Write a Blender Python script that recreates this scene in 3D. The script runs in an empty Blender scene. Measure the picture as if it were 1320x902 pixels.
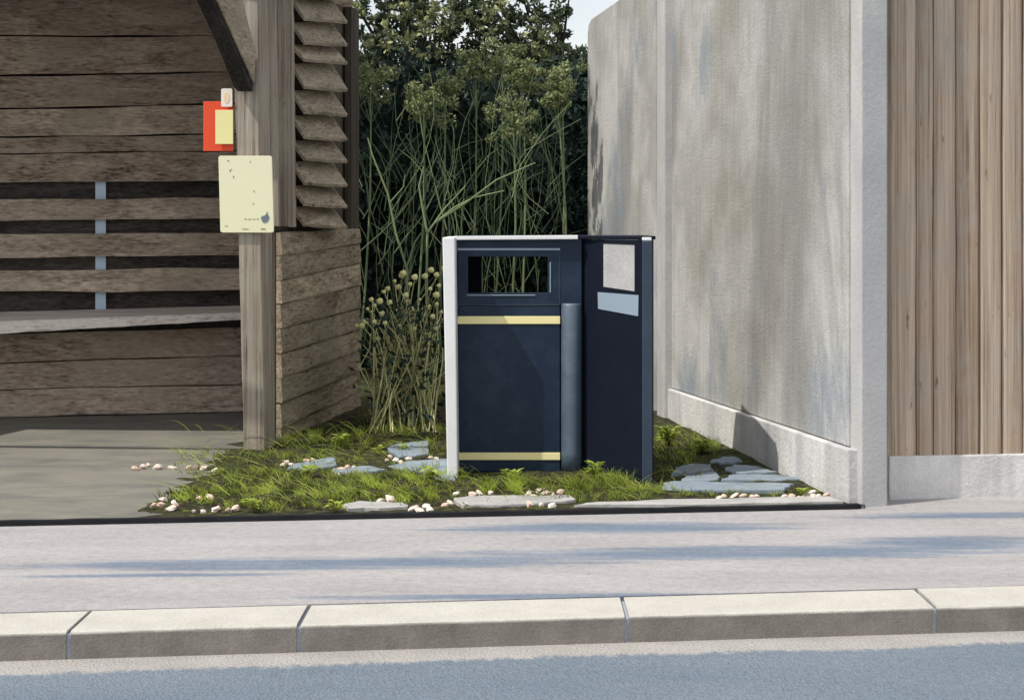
import bpy, math, random
from mathutils import Vector, Matrix, noise as mnoise

C = bpy.context.scene.collection
F, H, CAMZ = 2230.0, 290.0, 1.25          # focal length and horizon in photo pixels, eye height in metres
V = Vector

def P(px, py, D):
    return V(((px-660)*D/F, D, CAMZ+(H-py)*D/F))
def G(px, py, z=0.0):
    D = F*(CAMZ-z)/(py-H)
    return V(((px-660)*D/F, D, z))

# ------------------------------------------------------------------ mesh builder
class MB:
    def __init__(self): self.v=[]; self.f=[]; self.t=[]; self.sm=[]
    def add(self, vs, fs, tint=0.5, smooth=False):
        b=len(self.v); self.v += [V(p) for p in vs]
        for f in fs:
            self.f.append([b+i for i in f]); self.t.append(tint); self.sm.append(smooth)
    def hexa(self, a, b, tint=0.5):       # two matching quads
        self.add(list(a)+list(b), [(0,1,2,3),(7,6,5,4),(0,4,5,1),(1,5,6,2),(2,6,7,3),(3,7,4,0)], tint)
    def box(self, x0,x1,y0,y1,z0,z1, tint=0.5):
        self.hexa([V((x0,y0,z0)),V((x1,y0,z0)),V((x1,y0,z1)),V((x0,y0,z1))],
                  [V((x0,y1,z0)),V((x1,y1,z0)),V((x1,y1,z1)),V((x0,y1,z1))], tint)
    def plate(self, pts, n, tint=0.5):    # polygon pushed along vector n
        k=len(pts); n=V(n)
        self.add(list(pts)+[V(p)+n for p in pts],
                 [tuple(range(k)), tuple(range(2*k-1,k-1,-1))]+[(i,i+k,(i+1)%k+k,(i+1)%k) for i in range(k)], tint)
    def ring(self, outer, inner, n, tint=0.5):
        n=V(n); o=[V(p) for p in outer]; i=[V(p) for p in inner]
        vs=o+i+[p+n for p in o]+[p+n for p in i]; fs=[]
        for a in range(4):
            b=(a+1)%4
            fs += [(a,b,4+b,4+a),(8+b,8+a,12+a,12+b),(a,8+a,8+b,b),(4+a,4+b,12+b,12+a)]
        self.add(vs,fs,tint)
    def tube(self, pts, radii, seg=6, tint=0.5, cap=True):
        pts=[V(p) for p in pts]; vs=[]; n=len(pts)
        for i,p in enumerate(pts):
            d=(pts[min(i+1,n-1)]-pts[max(i-1,0)])
            if d.length<1e-9: d=V((0,0,1))
            d.normalize()
            a=d.cross(V((0.3,1,0.2))); a.normalize(); b=d.cross(a)
            for s in range(seg):
                t=2*math.pi*s/seg
                vs.append(p+(a*math.cos(t)+b*math.sin(t))*radii[i])
        fs=[(i*seg+s,i*seg+(s+1)%seg,(i+1)*seg+(s+1)%seg,(i+1)*seg+s) for i in range(n-1) for s in range(seg)]
        if cap: fs += [tuple(range(seg-1,-1,-1)), tuple((n-1)*seg+s for s in range(seg))]
        self.add(vs,fs,tint,True)
    def plank(self, A, B, lo, hi, nrm, th_lo, th_hi, n=24, jit=0.004, tint=0.5, rng=None, back=0.02):
        """long board between plan points A,B; lo/hi = (zA,zB) of its edges; bottom edge stands th_lo proud"""
        A=V(A);B=V(B);nrm=V(nrm); vs=[]
        s1,s2,s3=[rng.uniform(0,99) for _ in range(3)]
        for i in range(n+1):
            t=i/n; p=A.lerp(B,t); L=(B-A).length*t
            zl=lo[0]+(lo[1]-lo[0])*t + jit*mnoise.noise(V((L*2.2,s1,0)))*1.6
            zh=hi[0]+(hi[1]-hi[0])*t + jit*mnoise.noise(V((L*2.2,s2,0)))*1.6
            wv=jit*mnoise.noise(V((L*1.3,s3,0)))
            q=lambda z,o: V((p.x+nrm.x*o,p.y+nrm.y*o,z))
            vs += [q(zl,-back),q(zl,th_lo+wv),q(zl+0.012,th_lo+wv+0.002),q(zh,th_hi+wv),q(zh,-back)]
        fs=[]
        for i in range(n):
            a=i*5;b=a+5
            for k in range(5): fs.append((a+k,b+k,b+(k+1)%5,a+(k+1)%5))
        fs += [tuple(range(4,-1,-1)), tuple(n*5+k for k in range(5))]
        self.add(vs,fs,tint)
    def blade(self, base, tip, w, bend, tint, seg=3):
        base=V(base);tip=V(tip); d=tip-base
        side=V((d.y+0.3,-d.x+0.6,0.0)); 
        if side.length<1e-6: side=V((1,0,0))
        side.normalize(); side=side*w; bend=V(bend); vs=[]
        for i in range(seg+1):
            t=i/seg; p=base+d*t+bend*(4*t*(1-t)); k=(1-t)**0.7
            vs += [p-side*k, p+side*k]
        fs=[(2*i,2*i+1,2*i+3,2*i+2) for i in range(seg)]
        self.add(vs,fs,tint)
    def leaf(self, c, size, rng, tint, up=None):
        a=V((rng.gauss(0,1),rng.gauss(0,1),rng.gauss(0,1))); a.normalize()
        b=a.cross(V((rng.gauss(0,1),rng.gauss(0,1),rng.gauss(0,1)))); b.normalize()
        w=size*0.45
        self.add([c-a*size, c-b*w-a*size*.1, c+a*size, c+b*w-a*size*.1],[(0,1,2,3)],tint)
    def build(self, name, mat, parent=None, bevel=0.0, root=None, loc=None):
        me=bpy.data.meshes.new(name)
        off = V((0,0,0))
        r = root or parent
        while r is not None and r.parent is not None: r=r.parent
        if r is not None: off=r.location.copy()
        if loc is not None: off=V(loc)
        me.from_pydata([tuple(p-off) for p in self.v],[],self.f)
        me.polygons.foreach_set('use_smooth', self.sm)
        at=me.attributes.new('tint','FLOAT','FACE'); at.data.foreach_set('value',self.t)
        me.materials.append(mat); me.update()
        o=bpy.data.objects.new(name,me); C.objects.link(o)
        if loc is not None: o.location=off
        if parent is not None: o.parent=parent
        if bevel>0:
            m=o.modifiers.new('bevel','BEVEL'); m.width=bevel; m.segments=2; m.limit_method='ANGLE'; m.angle_limit=math.radians(40)
        return o

def tag(o,label=None,cat=None,group=None,kind=None):
    if label: o['label']=label
    if cat: o['category']=cat
    if group: o['group']=group
    if kind: o['kind']=kind
    return o
def thing(name,label,cat,loc=(0,0,0),group=None):
    o=bpy.data.objects.new(name,None); C.objects.link(o); o.location=loc; o.empty_display_size=0.1
    return tag(o,label,cat,group)

# ------------------------------------------------------------------ materials
class NT:
    def __init__(self,name):
        self.m=bpy.data.materials.new(name); self.m.use_nodes=True
        self.t=self.m.node_tree; self.t.nodes.clear()
        self.out=self.n('ShaderNodeOutputMaterial')
    def n(self,kind,**kw):
        x=self.t.nodes.new(kind)
        for k,v in kw.items(): setattr(x,k,v)
        return x
    def l(self,a,b): self.t.links.new(a,b)
    def noise(self,vec,scale,detail=6,rough=0.6,dist=0.0):
        x=self.n('ShaderNodeTexNoise'); x.inputs['Scale'].default_value=scale; x.inputs['Detail'].default_value=detail
        x.inputs['Roughness'].default_value=rough; x.inputs['Distortion'].default_value=dist
        if vec is not None: self.l(vec,x.inputs['Vector'])
        return x.outputs['Fac']
    def ramp(self,fac,stops,interp='LINEAR'):
        x=self.n('ShaderNodeValToRGB'); x.color_ramp.interpolation=interp; e=x.color_ramp.elements
        while len(e)<len(stops): e.new(0.5)
        for i,(p,c) in enumerate(stops):
            e[i].position=p; e[i].color=(c,c,c,1) if isinstance(c,(int,float)) else (*c,1)
        self.l(fac,x.inputs['Fac']); return x.outputs['Color']
    def mix(self,a,b,fac,blend='MIX'):
        x=self.n('ShaderNodeMix',data_type='RGBA',blend_type=blend)
        for s,v in ((x.inputs[6],a),(x.inputs[7],b),(x.inputs[0],fac)):
            if isinstance(v,(int,float)): s.default_value=v
            elif isinstance(v,tuple): s.default_value=(*v,1)
            else: self.l(v,s)
        return x.outputs[2]
    def math(self,op,a,b=0.0,c=0.0,clamp=False):
        x=self.n('ShaderNodeMath',operation=op,use_clamp=clamp)
        for s,v in zip(x.inputs,(a,b,c)):
            if isinstance(v,(int,float)): s.default_value=v
            else: self.l(v,s)
        return x.outputs[0]
    def coord(self,scale=(1,1,1),loc=(0,0,0)):
        t=self.n('ShaderNodeTexCoord'); m=self.n('ShaderNodeMapping')
        m.inputs['Scale'].default_value=scale; m.inputs['Location'].default_value=loc
        self.l(t.outputs['Object'],m.inputs['Vector']); return m.outputs['Vector']
    def tint(self):
        a=self.n('ShaderNodeAttribute',attribute_name='tint'); return a.outputs['Fac']
    def bsdf(self,col,rough=0.8,bump=None,bstr=0.3,bdist=0.01,spec=0.3,metal=0.0):
        p=self.n('ShaderNodeBsdfPrincipled')
        for k,v in (('Base Color',col),('Roughness',rough),('Specular IOR Level',spec),('Metallic',metal)):
            s=p.inputs[k]
            if isinstance(v,(int,float)): s.default_value=v
            elif isinstance(v,tuple): s.default_value=(*v,1)
            else: self.l(v,s)
        if bump is not None:
            b=self.n('ShaderNodeBump'); b.inputs['Strength'].default_value=bstr; b.inputs['Distance'].default_value=bdist
            self.l(bump,b.inputs['Height']); self.l(b.outputs['Normal'],p.inputs['Normal'])
        self.l(p.outputs[0],self.out.inputs['Surface']); return self.m

def wood(name,dark,mid,light,axis,fine=60,weath=None,bump=0.6):
    """weathered timber, grain runs along the axis"""
    m=NT(name)
    st=[fine*1.25]*3; st[axis]=fine*0.018
    sl=[11,11,11]; sl[axis]=0.32
    off=m.math('MULTIPLY',m.tint(),37.0)
    cb=m.n('ShaderNodeCombineXYZ')
    for i in range(3): m.l(off,cb.inputs[i])
    def shifted(sc):
        t=m.n('ShaderNodeTexCoord'); a=m.n('ShaderNodeVectorMath',operation='ADD')
        m.l(t.outputs['Object'],a.inputs[0]); m.l(cb.outputs[0],a.inputs[1])
        mp=m.n('ShaderNodeMapping'); mp.inputs['Scale'].default_value=sc
        m.l(a.outputs[0],mp.inputs['Vector']); return mp.outputs['Vector']
    g=m.noise(shifted(st),1.0,8,0.68,0.25); l=m.noise(shifted(sl),1.0,5,0.6,0.8)
    col=m.ramp(m.math('ADD',m.math('MULTIPLY',g,0.62),m.math('MULTIPLY',l,0.38)),[(0.37,dark),(0.5,mid),(0.63,light)])
    sk=[26,26,26]; sk[axis]=7
    kn=m.ramp(m.noise(shifted(sk),1.0,3,0.6),[(0.66,0.0),(0.74,1.0)])
    col=m.mix(col,m.mix(col,(0.42,0.30,0.24),1.0,'MULTIPLY'),kn)
    col=m.mix(col,m.ramp(m.tint(),[(0,0.68),(1,1.25)]),1.0,'MULTIPLY')
    if weath is not None:
        w=m.ramp(m.noise(m.coord((1.7,1.7,1.7)),1.0,4,0.65),[(0.45,0.0),(0.68,0.75)])
        col=m.mix(col,weath,w)
    cr=m.ramp(g,[(0.30,0.35),(0.40,1.0)])
    col=m.mix(col,cr,0.8,'MULTIPLY')
    return m.bsdf(col,0.85,g,bump,0.012,0.2)

def concrete(name,a,b,stain=None,streak=0.0,scale=3.0,bump=0.5,rough=0.9,grit=140.0,pale=None):
    m=NT(name)
    n1=m.noise(m.coord(),scale,7,0.65); n2=m.noise(m.coord(),grit,4,0.7)
    col=m.mix(m.ramp(n1,[(0.3,a),(0.7,b)]), m.ramp(n2,[(0.25,0.72),(0.6,1.12)]),0.7,'MULTIPLY')
    if stain is not None:
        s=m.noise(m.coord((2.6,2.6,0.28),(3,1,0)),1.0,6,0.62,0.4)
        col=m.mix(col,stain,m.ramp(s,[(0.46,0.0),(0.68,streak)]))
    if pale is not None:
        s=m.noise(m.coord((9,9,0.5),(7,4,2)),1.0,7,0.72,0.2)
        col=m.mix(col,pale,m.ramp(s,[(0.54,0.0),(0.72,0.6)]))
    hgt=m.math('ADD',m.math('MULTIPLY',n2,0.5),m.noise(m.coord(),45,5,0.6))
    return m.bsdf(col,rough,hgt,bump,0.006,0.2)

def paint(name,col,rough=0.5,spec=0.3,wear=0.12,dust=(0.2,0.2,0.2),bump=0.15):
    m=NT(name)
    n1=m.noise(m.coord(),6,8,0.7); n2=m.noise(m.coord(),190,3,0.6)
    c=m.mix(col,dust,m.math('MULTIPLY',m.ramp(n1,[(0.48,0.0),(0.8,1.0)]),wear))
    sp=m.ramp(m.noise(m.coord(),48,4,0.75),[(0.66,0.0),(0.74,1.0)])
    sc=m.ramp(m.noise(m.coord((46,46,5),(2,9,4)),1.0,5,0.75),[(0.64,0.0),(0.78,1.0)]); sp=m.mix(sp,sc,0.5,'ADD')
    c=m.mix(c,dust,m.math('MULTIPLY',sp,wear*2.2))
    r=m.math('ADD',m.math('MULTIPLY',n1,0.3),rough-0.12)
    return m.bsdf(c,r,n2,bump,0.002,spec)

def leafmat(name,dark,light,trans=0.35,rough=0.6):
    m=NT(name)
    n=m.noise(m.coord(),9,3,0.6)
    f=m.math('ADD',m.math('MULTIPLY',m.tint(),0.85),m.math('MULTIPLY',n,0.2),clamp=True)
    col=m.ramp(f,[(0.05,dark),(1.0,light)])
    p=m.n('ShaderNodeBsdfPrincipled'); p.inputs['Roughness'].default_value=rough; p.inputs['Specular IOR Level'].default_value=0.25
    m.l(col,p.inputs['Base Color'])
    t=m.n('ShaderNodeBsdfTranslucent'); m.l(col,t.inputs['Color'])
    x=m.n('ShaderNodeMixShader'); x.inputs[0].default_value=trans
    m.l(p.outputs[0],x.inputs[1]); m.l(t.outputs[0],x.inputs[2]); m.l(x.outputs[0],m.out.inputs['Surface'])
    return m.m

M={}
M['wood_x']=wood('shelter boards',(0.13,0.098,0.074),(0.41,0.318,0.25),(0.66,0.55,0.45),0,60,(0.42,0.352,0.27))
M['wood_y']=wood('shelter side boards',(0.11,0.087,0.06),(0.31,0.253,0.182),(0.50,0.425,0.32),1,55,(0.31,0.275,0.20))
M['wood_z']=wood('shelter posts',(0.12,0.095,0.075),(0.33,0.275,0.225),(0.52,0.46,0.38),2,60,(0.37,0.36,0.29))
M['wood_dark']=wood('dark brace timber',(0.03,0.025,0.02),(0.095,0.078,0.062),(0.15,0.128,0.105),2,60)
M['brace_shade']=wood('brace timber in painted shade',(0.010,0.009,0.008),(0.028,0.025,0.023),(0.055,0.05,0.046),1,60)  # near-black wood paints the shade on the brace underside
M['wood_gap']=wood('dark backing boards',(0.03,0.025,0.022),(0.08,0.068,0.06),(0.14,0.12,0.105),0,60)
M['wood_seat']=wood('bench plank',(0.40,0.345,0.315),(0.76,0.68,0.62),(0.86,0.80,0.74),0,55,(0.8,0.73,0.68))
M['fence']=wood('fence boards',(0.24,0.175,0.125),(0.46,0.352,0.262),(0.64,0.525,0.41),2,55,(0.44,0.395,0.335),1.0)
def m_wall():
    m=NT('weathered concrete panel'); n2=m.noise(m.coord(),120,4,0.75); n1=m.noise(m.coord((1,.6,.7)),1.5,6,0.6)
    c=m.ramp(n1,[(0.38,(0.34,0.328,0.295)),(0.5,(0.44,0.433,0.41)),(0.61,(0.57,0.565,0.55))])
    st=m.noise(m.coord((2.0,1.3,0.33),(3,1,0)),1.0,5,0.6,0.5); c=m.mix(c,(0.26,0.258,0.245),m.ramp(st,[(0.50,0.0),(0.66,0.75)]))
    bl=m.noise(m.coord((1.6,1.1,0.6),(8,3,5)),1.3,5,0.65,0.4); c=m.mix(c,(0.27,0.31,0.355),m.ramp(bl,[(0.54,0.0),(0.64,0.75)]))
    fine=m.noise(m.coord((30,22,0.9),(1,7,2)),1.0,5,0.7); c=m.mix(c,m.ramp(fine,[(0.3,0.88),(0.7,1.12)]),0.7,'MULTIPLY')
    c=m.mix(c,m.ramp(n2,[(0.25,0.74),(0.6,1.1)]),0.75,'MULTIPLY')
    return m.bsdf(c,0.92,m.math('ADD',n2,m.noise(m.coord(),45,5,0.65)),0.8,0.006,0.15)
M['conc_wall']=m_wall()
M['conc_post']=concrete('concrete post',(0.44,0.435,0.43),(0.58,0.57,0.55),(0.38,0.39,0.41),0.5,3.0,0.5)
M['conc_board']=concrete('gravel board concrete',(0.60,0.59,0.575),(0.76,0.75,0.73),(0.38,0.385,0.40),0.8,8.0,1.0)
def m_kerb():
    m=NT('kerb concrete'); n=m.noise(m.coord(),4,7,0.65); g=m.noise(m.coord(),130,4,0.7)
    top=m.ramp(n,[(0.3,(0.445,0.425,0.385)),(0.7,(0.55,0.53,0.485))]); face=m.ramp(m.noise(m.coord((1,1,1),(3,3,3)),6,7,0.7),[(0.3,(0.16,0.147,0.13)),(0.7,(0.26,0.24,0.215))])  # darker face colour paints the shade on the kerb front
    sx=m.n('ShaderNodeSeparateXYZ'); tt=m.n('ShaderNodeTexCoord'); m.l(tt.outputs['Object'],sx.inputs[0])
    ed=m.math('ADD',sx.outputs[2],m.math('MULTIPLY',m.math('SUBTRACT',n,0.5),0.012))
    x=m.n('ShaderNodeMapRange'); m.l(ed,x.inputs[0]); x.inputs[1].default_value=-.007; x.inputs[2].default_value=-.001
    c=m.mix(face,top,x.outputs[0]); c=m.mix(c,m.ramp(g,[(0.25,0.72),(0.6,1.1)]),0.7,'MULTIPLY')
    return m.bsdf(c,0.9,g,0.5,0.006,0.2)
M['kerb']=m_kerb()
M['mortar']=concrete('joint mortar',(0.30,0.335,0.40),(0.40,0.43,0.49))
M['gap_shadow']=concrete('painted gap shadow',(0.008,0.009,0.012),(0.018,0.018,0.022),None,0,5,0.4,0.8)  # black colour for the shadow gap behind the pavement
M['slab']=concrete('blue grey flagstone',(0.19,0.235,0.285),(0.31,0.365,0.42),(0.12,0.13,0.11),0.5,7.0,0.6)
M['pale_slab']=concrete('pale edging stone',(0.36,0.35,0.34),(0.5,0.49,0.48),(0.22,0.22,0.2),0.6,7.0,0.6)
M['navy']=paint('navy bin paint',(0.0062,0.0185,0.043),0.42,0.3,0.2,(0.10,0.14,0.19))
M['navy_dark']=paint('blue black bin paint',(0.0062,0.0098,0.020),0.6,0.12,0.10,(0.03,0.042,0.065))
M['navy_light']=paint('faded navy bin paint',(0.035,0.05,0.082),0.5,0.3,0.2,(0.12,0.15,0.19))
M['column']=paint('glossy navy column paint',(0.055,0.088,0.130),0.52,1.0,0.4,(0.20,0.27,0.34))
M['grey_pane']=concrete('pale grey pane',(0.36,0.36,0.36),(0.50,0.50,0.50),(0.30,0.30,0.31),0.6,9,0.3,0.6)
M['maroon']=paint('maroon bin lining',(0.30,0.09,0.11),0.6,0.2,0.1)
M['grey_edge']=paint('pale grey trim paint',(0.76,0.76,0.78),0.55,0.3,0.25,(0.42,0.42,0.42))
M['yellow']=paint('pale yellow band paint',(0.90,0.80,0.40),0.5,0.3,0.2,(0.8,0.72,0.45))
M['label_blue']=paint('pale blue edge glint',(0.27,0.34,0.42),0.5,0.3,0.2,(0.38,0.44,0.5))
M['cream']=paint('cream notice board',(0.80,0.785,0.54),0.55,0.3,0.6,(0.80,0.79,0.64))
M['cream_card']=paint('cream card',(0.84,0.78,0.38),0.6,0.3,0.3,(0.8,0.78,0.56))
M['white_card']=paint('white card',(0.86,0.80,0.72),0.6,0.3,0.3,(0.86,0.74,0.6))
M['peach']=paint('peach print',(0.86,0.66,0.45),0.7,0.2,0.1)
M['red']=paint('red board paint',(0.78,0.085,0.03),0.5,0.3,0.2,(0.72,0.16,0.09))
M['ink']=paint('grey blue ink',(0.16,0.20,0.25),0.7,0.2,0.1)
M['ink_dark']=paint('dark ink',(0.04,0.04,0.04),0.7,0.2,0.1)
M['ink_red']=paint('brown red ink',(0.45,0.22,0.14),0.7,0.2,0.1)
M['pale_blue']=paint('pale blue strip paint',(0.62,0.76,0.92),0.6,0.3,0.15,(0.5,0.6,0.72))
M['roof']=concrete('roof felt',(0.05,0.05,0.05),(0.09,0.088,0.085))
M['leaf_tree']=leafmat('tree leaves',(0.012,0.036,0.026),(0.68,0.70,0.33),0.25)
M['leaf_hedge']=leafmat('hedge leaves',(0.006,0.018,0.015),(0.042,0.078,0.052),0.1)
M['umbel']=leafmat('umbel florets',(0.04,0.075,0.038),(0.46,0.50,0.23),0.3)
M['stem']=leafmat('green stems',(0.02,0.05,0.030),(0.34,0.43,0.22),0.15)
M['grass']=leafmat('short weeds and grass',(0.018,0.024,0.010),(0.64,0.76,0.14),0.3)
M['weed']=leafmat('broad weed leaves',(0.10,0.15,0.025),(0.50,0.60,0.10),0.3)
M['straw']=leafmat('pale stems',(0.10,0.105,0.05),(0.82,0.82,0.42),0.15)
M['bud']=leafmat('cream buds',(0.84,0.80,0.34),(0.96,0.92,0.52),0.2)
M['bark']=wood('bark',(0.012,0.012,0.009),(0.028,0.027,0.02),(0.05,0.05,0.038),2,40)

def m_soil():
    m=NT('dark soil and moss'); n=m.noise(m.coord(),14,8,0.7); n2=m.noise(m.coord((1,1,1),(4,2,1)),2.2,5,0.65)
    c=m.ramp(n,[(0.3,(0.014,0.013,0.010)),(0.7,(0.06,0.054,0.042))])
    c=m.mix(c,(0.05,0.06,0.022),m.ramp(n2,[(0.44,0.0),(0.62,0.8)]))
    n3=m.noise(m.coord((1,1,1),(7,1,3)),17,6,0.75); c=m.mix(c,(0.17,0.19,0.04),m.ramp(n3,[(0.50,0.0),(0.66,0.8)]))
    return m.bsdf(c,0.95,n,1.0,0.03,0.1)
M['soil']=m_soil()
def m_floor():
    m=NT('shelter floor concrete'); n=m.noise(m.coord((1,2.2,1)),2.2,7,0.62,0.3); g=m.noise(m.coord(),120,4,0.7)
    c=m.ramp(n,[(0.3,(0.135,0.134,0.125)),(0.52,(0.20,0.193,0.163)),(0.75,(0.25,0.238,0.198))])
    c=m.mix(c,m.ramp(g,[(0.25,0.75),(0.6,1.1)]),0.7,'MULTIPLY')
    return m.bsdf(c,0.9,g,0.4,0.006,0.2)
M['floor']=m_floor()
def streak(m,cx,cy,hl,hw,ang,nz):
    """1 inside a long irregular painted shadow band at (cx,cy) of half length hl and half width hw"""
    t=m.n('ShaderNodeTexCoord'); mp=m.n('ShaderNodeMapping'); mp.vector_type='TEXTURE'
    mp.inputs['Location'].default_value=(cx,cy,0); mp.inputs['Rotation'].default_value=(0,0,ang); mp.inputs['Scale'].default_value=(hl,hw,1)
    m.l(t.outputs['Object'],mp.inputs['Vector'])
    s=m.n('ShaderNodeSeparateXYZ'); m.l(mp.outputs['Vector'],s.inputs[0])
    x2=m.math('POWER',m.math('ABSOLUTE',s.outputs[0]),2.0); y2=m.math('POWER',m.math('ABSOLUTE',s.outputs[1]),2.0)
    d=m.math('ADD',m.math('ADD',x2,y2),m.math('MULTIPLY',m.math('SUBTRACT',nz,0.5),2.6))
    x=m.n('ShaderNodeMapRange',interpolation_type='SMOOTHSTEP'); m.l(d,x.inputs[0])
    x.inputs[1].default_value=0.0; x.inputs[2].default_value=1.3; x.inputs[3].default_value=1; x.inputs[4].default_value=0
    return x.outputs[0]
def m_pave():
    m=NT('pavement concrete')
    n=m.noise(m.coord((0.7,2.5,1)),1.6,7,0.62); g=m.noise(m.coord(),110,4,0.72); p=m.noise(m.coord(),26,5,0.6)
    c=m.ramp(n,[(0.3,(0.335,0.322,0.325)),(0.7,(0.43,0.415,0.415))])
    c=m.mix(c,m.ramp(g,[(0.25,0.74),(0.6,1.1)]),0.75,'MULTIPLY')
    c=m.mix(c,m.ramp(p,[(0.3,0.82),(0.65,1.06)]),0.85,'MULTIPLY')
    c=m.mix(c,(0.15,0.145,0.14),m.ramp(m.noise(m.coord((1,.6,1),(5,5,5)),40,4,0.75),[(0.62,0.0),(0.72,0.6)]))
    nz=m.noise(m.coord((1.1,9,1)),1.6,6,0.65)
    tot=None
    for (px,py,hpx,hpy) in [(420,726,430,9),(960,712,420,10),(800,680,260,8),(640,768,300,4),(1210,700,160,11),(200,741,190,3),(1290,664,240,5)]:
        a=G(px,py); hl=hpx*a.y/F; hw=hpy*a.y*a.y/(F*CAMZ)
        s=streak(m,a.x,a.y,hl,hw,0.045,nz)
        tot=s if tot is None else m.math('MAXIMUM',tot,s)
    c=m.mix(c,m.mix(c,(0.42,0.56,0.74),1.0,'MULTIPLY'),m.math('MULTIPLY',tot,0.95))  # bluish bands of cast shadow painted into the pavement colour
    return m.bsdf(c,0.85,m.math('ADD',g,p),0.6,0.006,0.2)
def m_road():
    m=NT('asphalt with painted blue shade and lit channel'); g=m.noise(m.coord(),85,5,0.75); n=m.noise(m.coord((0.5,2,1)),1.3,6,0.6); v=m.n('ShaderNodeTexVoronoi')
    v.inputs['Scale'].default_value=110; m.l(m.coord(),v.inputs['Vector'])
    c=m.ramp(n,[(0.3,(0.150,0.188,0.232)),(0.7,(0.192,0.230,0.275))])
    gv=m.noise(m.coord((1,.7,1),(9,2,0)),46,4,0.8); c=m.mix(c,m.ramp(gv,[(0.32,0.75),(0.5,1.0),(0.68,1.18)]),0.6,'MULTIPLY')
    c=m.mix(c,m.ramp(g,[(0.25,0.65),(0.65,1.18)]),0.8,'MULTIPLY')
    n4=m.noise(m.coord((1,1,1),(2,5,0)),4,6,0.6)
    d=m.ramp(n4,[(0.3,(0.35,0.335,0.315)),(0.7,(0.45,0.43,0.41))]); d=m.mix(d,m.ramp(g,[(0.25,0.7),(0.65,1.1)]),0.8,'MULTIPLY')
    a,b=G(0,817),G(1320,780); sl=(b.y-a.y)/(b.x-a.x)
    sx=m.n('ShaderNodeSeparateXYZ'); tt=m.n('ShaderNodeTexCoord'); m.l(tt.outputs['Object'],sx.inputs[0])
    line=m.math('ADD',m.math('MULTIPLY',sx.outputs[0],sl),a.y-sl*a.x)
    dist=m.math('SUBTRACT',line,sx.outputs[1])
    rag=m.math('ADD',m.math('MULTIPLY',m.math('SUBTRACT',m.noise(m.coord((1,0.6,1)),26,6,0.75),0.5),0.16),m.math('MULTIPLY',m.math('SUBTRACT',m.noise(m.coord(),1.2,3,0.5),0.5),0.10))
    x=m.n('ShaderNodeMapRange',interpolation_type='SMOOTHSTEP'); m.l(m.math('ADD',dist,rag),x.inputs[0])
    x.inputs[1].default_value=.135; x.inputs[2].default_value=.185
    c=m.mix(d,c,x.outputs[0])  # bluish road shade with ragged edge painted in, kerbside strip left lit
    return m.bsdf(c,0.9,m.math('ADD',g,v.outputs[0]),0.8,0.006,0.15)
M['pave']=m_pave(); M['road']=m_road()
def m_pebble():
    m=NT('pink white pebble'); n=m.noise(m.coord(),40,4,0.6)
    t=m.n('ShaderNodeObjectInfo')
    c=m.ramp(t.outputs['Random'],[(0,(0.66,0.46,0.36)),(0.5,(0.78,0.64,0.55)),(1,(0.84,0.78,0.70))])
    c=m.mix(c,m.ramp(n,[(0.3,0.7),(0.7,1.1)]),0.6,'MULTIPLY')
    return m.bsdf(c,0.8,n,0.4,0.004,0.2)
M['pebble']=m_pebble()
M['ground']=concrete('far ground',(0.05,0.06,0.03),(0.09,0.10,0.05),None,0,0.5)

# ------------------------------------------------------------------ the setting
def ext(a,b,l,r):
    d=(b-a).normalized(); return a-d*l, b+d*r
def sheet(name,pts,mat,th,bevel=0):
    mb=MB(); mb.plate(pts,(0,0,-th)); o=mb.build(name,mat,None,bevel); tag(o,kind='structure'); return o
RZ=-0.083                                                # road level
kb0,kb1=G(0,789),G(1320,754)                             # back of the kerb
kf0,kf1=G(0,817),G(1320,780)                             # front top edge of the kerb
pb0,pb1=G(0,678),G(1320,651)                             # back edge of the pavement
kb0,kb1=ext(kb0,kb1,30,30); kf0,kf1=ext(kf0,kf1,30,30); pb0,pb1=ext(pb0,pb1,30,30)
g=MB(); g.plate([V((-400,-60,-.3)),V((400,-60,-.3)),V((400,900,-.3)),V((-400,900,-.3))],(0,0,-.1))
tag(g.build('ground',M['ground']),kind='structure')
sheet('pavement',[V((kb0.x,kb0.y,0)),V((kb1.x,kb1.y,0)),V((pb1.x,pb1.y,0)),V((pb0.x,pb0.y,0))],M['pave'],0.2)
pe=lambda x: pb0.y+(pb1.y-pb0.y)*(x-pb0.x)/(pb1.x-pb0.x)
xa=G(1113,652).x; gq0,gq1=G(1146,644),G(1320,639.5); gl_=lambda x: gq0.y+(gq1.y-gq0.y)*(x-gq0.x)/(gq1.x-gq0.x)+.03
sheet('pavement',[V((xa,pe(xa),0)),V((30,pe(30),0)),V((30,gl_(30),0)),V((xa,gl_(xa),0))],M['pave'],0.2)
sheet('road',[V((-35,-10,RZ)),V((35,-10,RZ)),V((kf1.x,kf1.y+.1,RZ)),V((kf0.x,kf0.y+.1,RZ))],M['road'],0.15)
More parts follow.
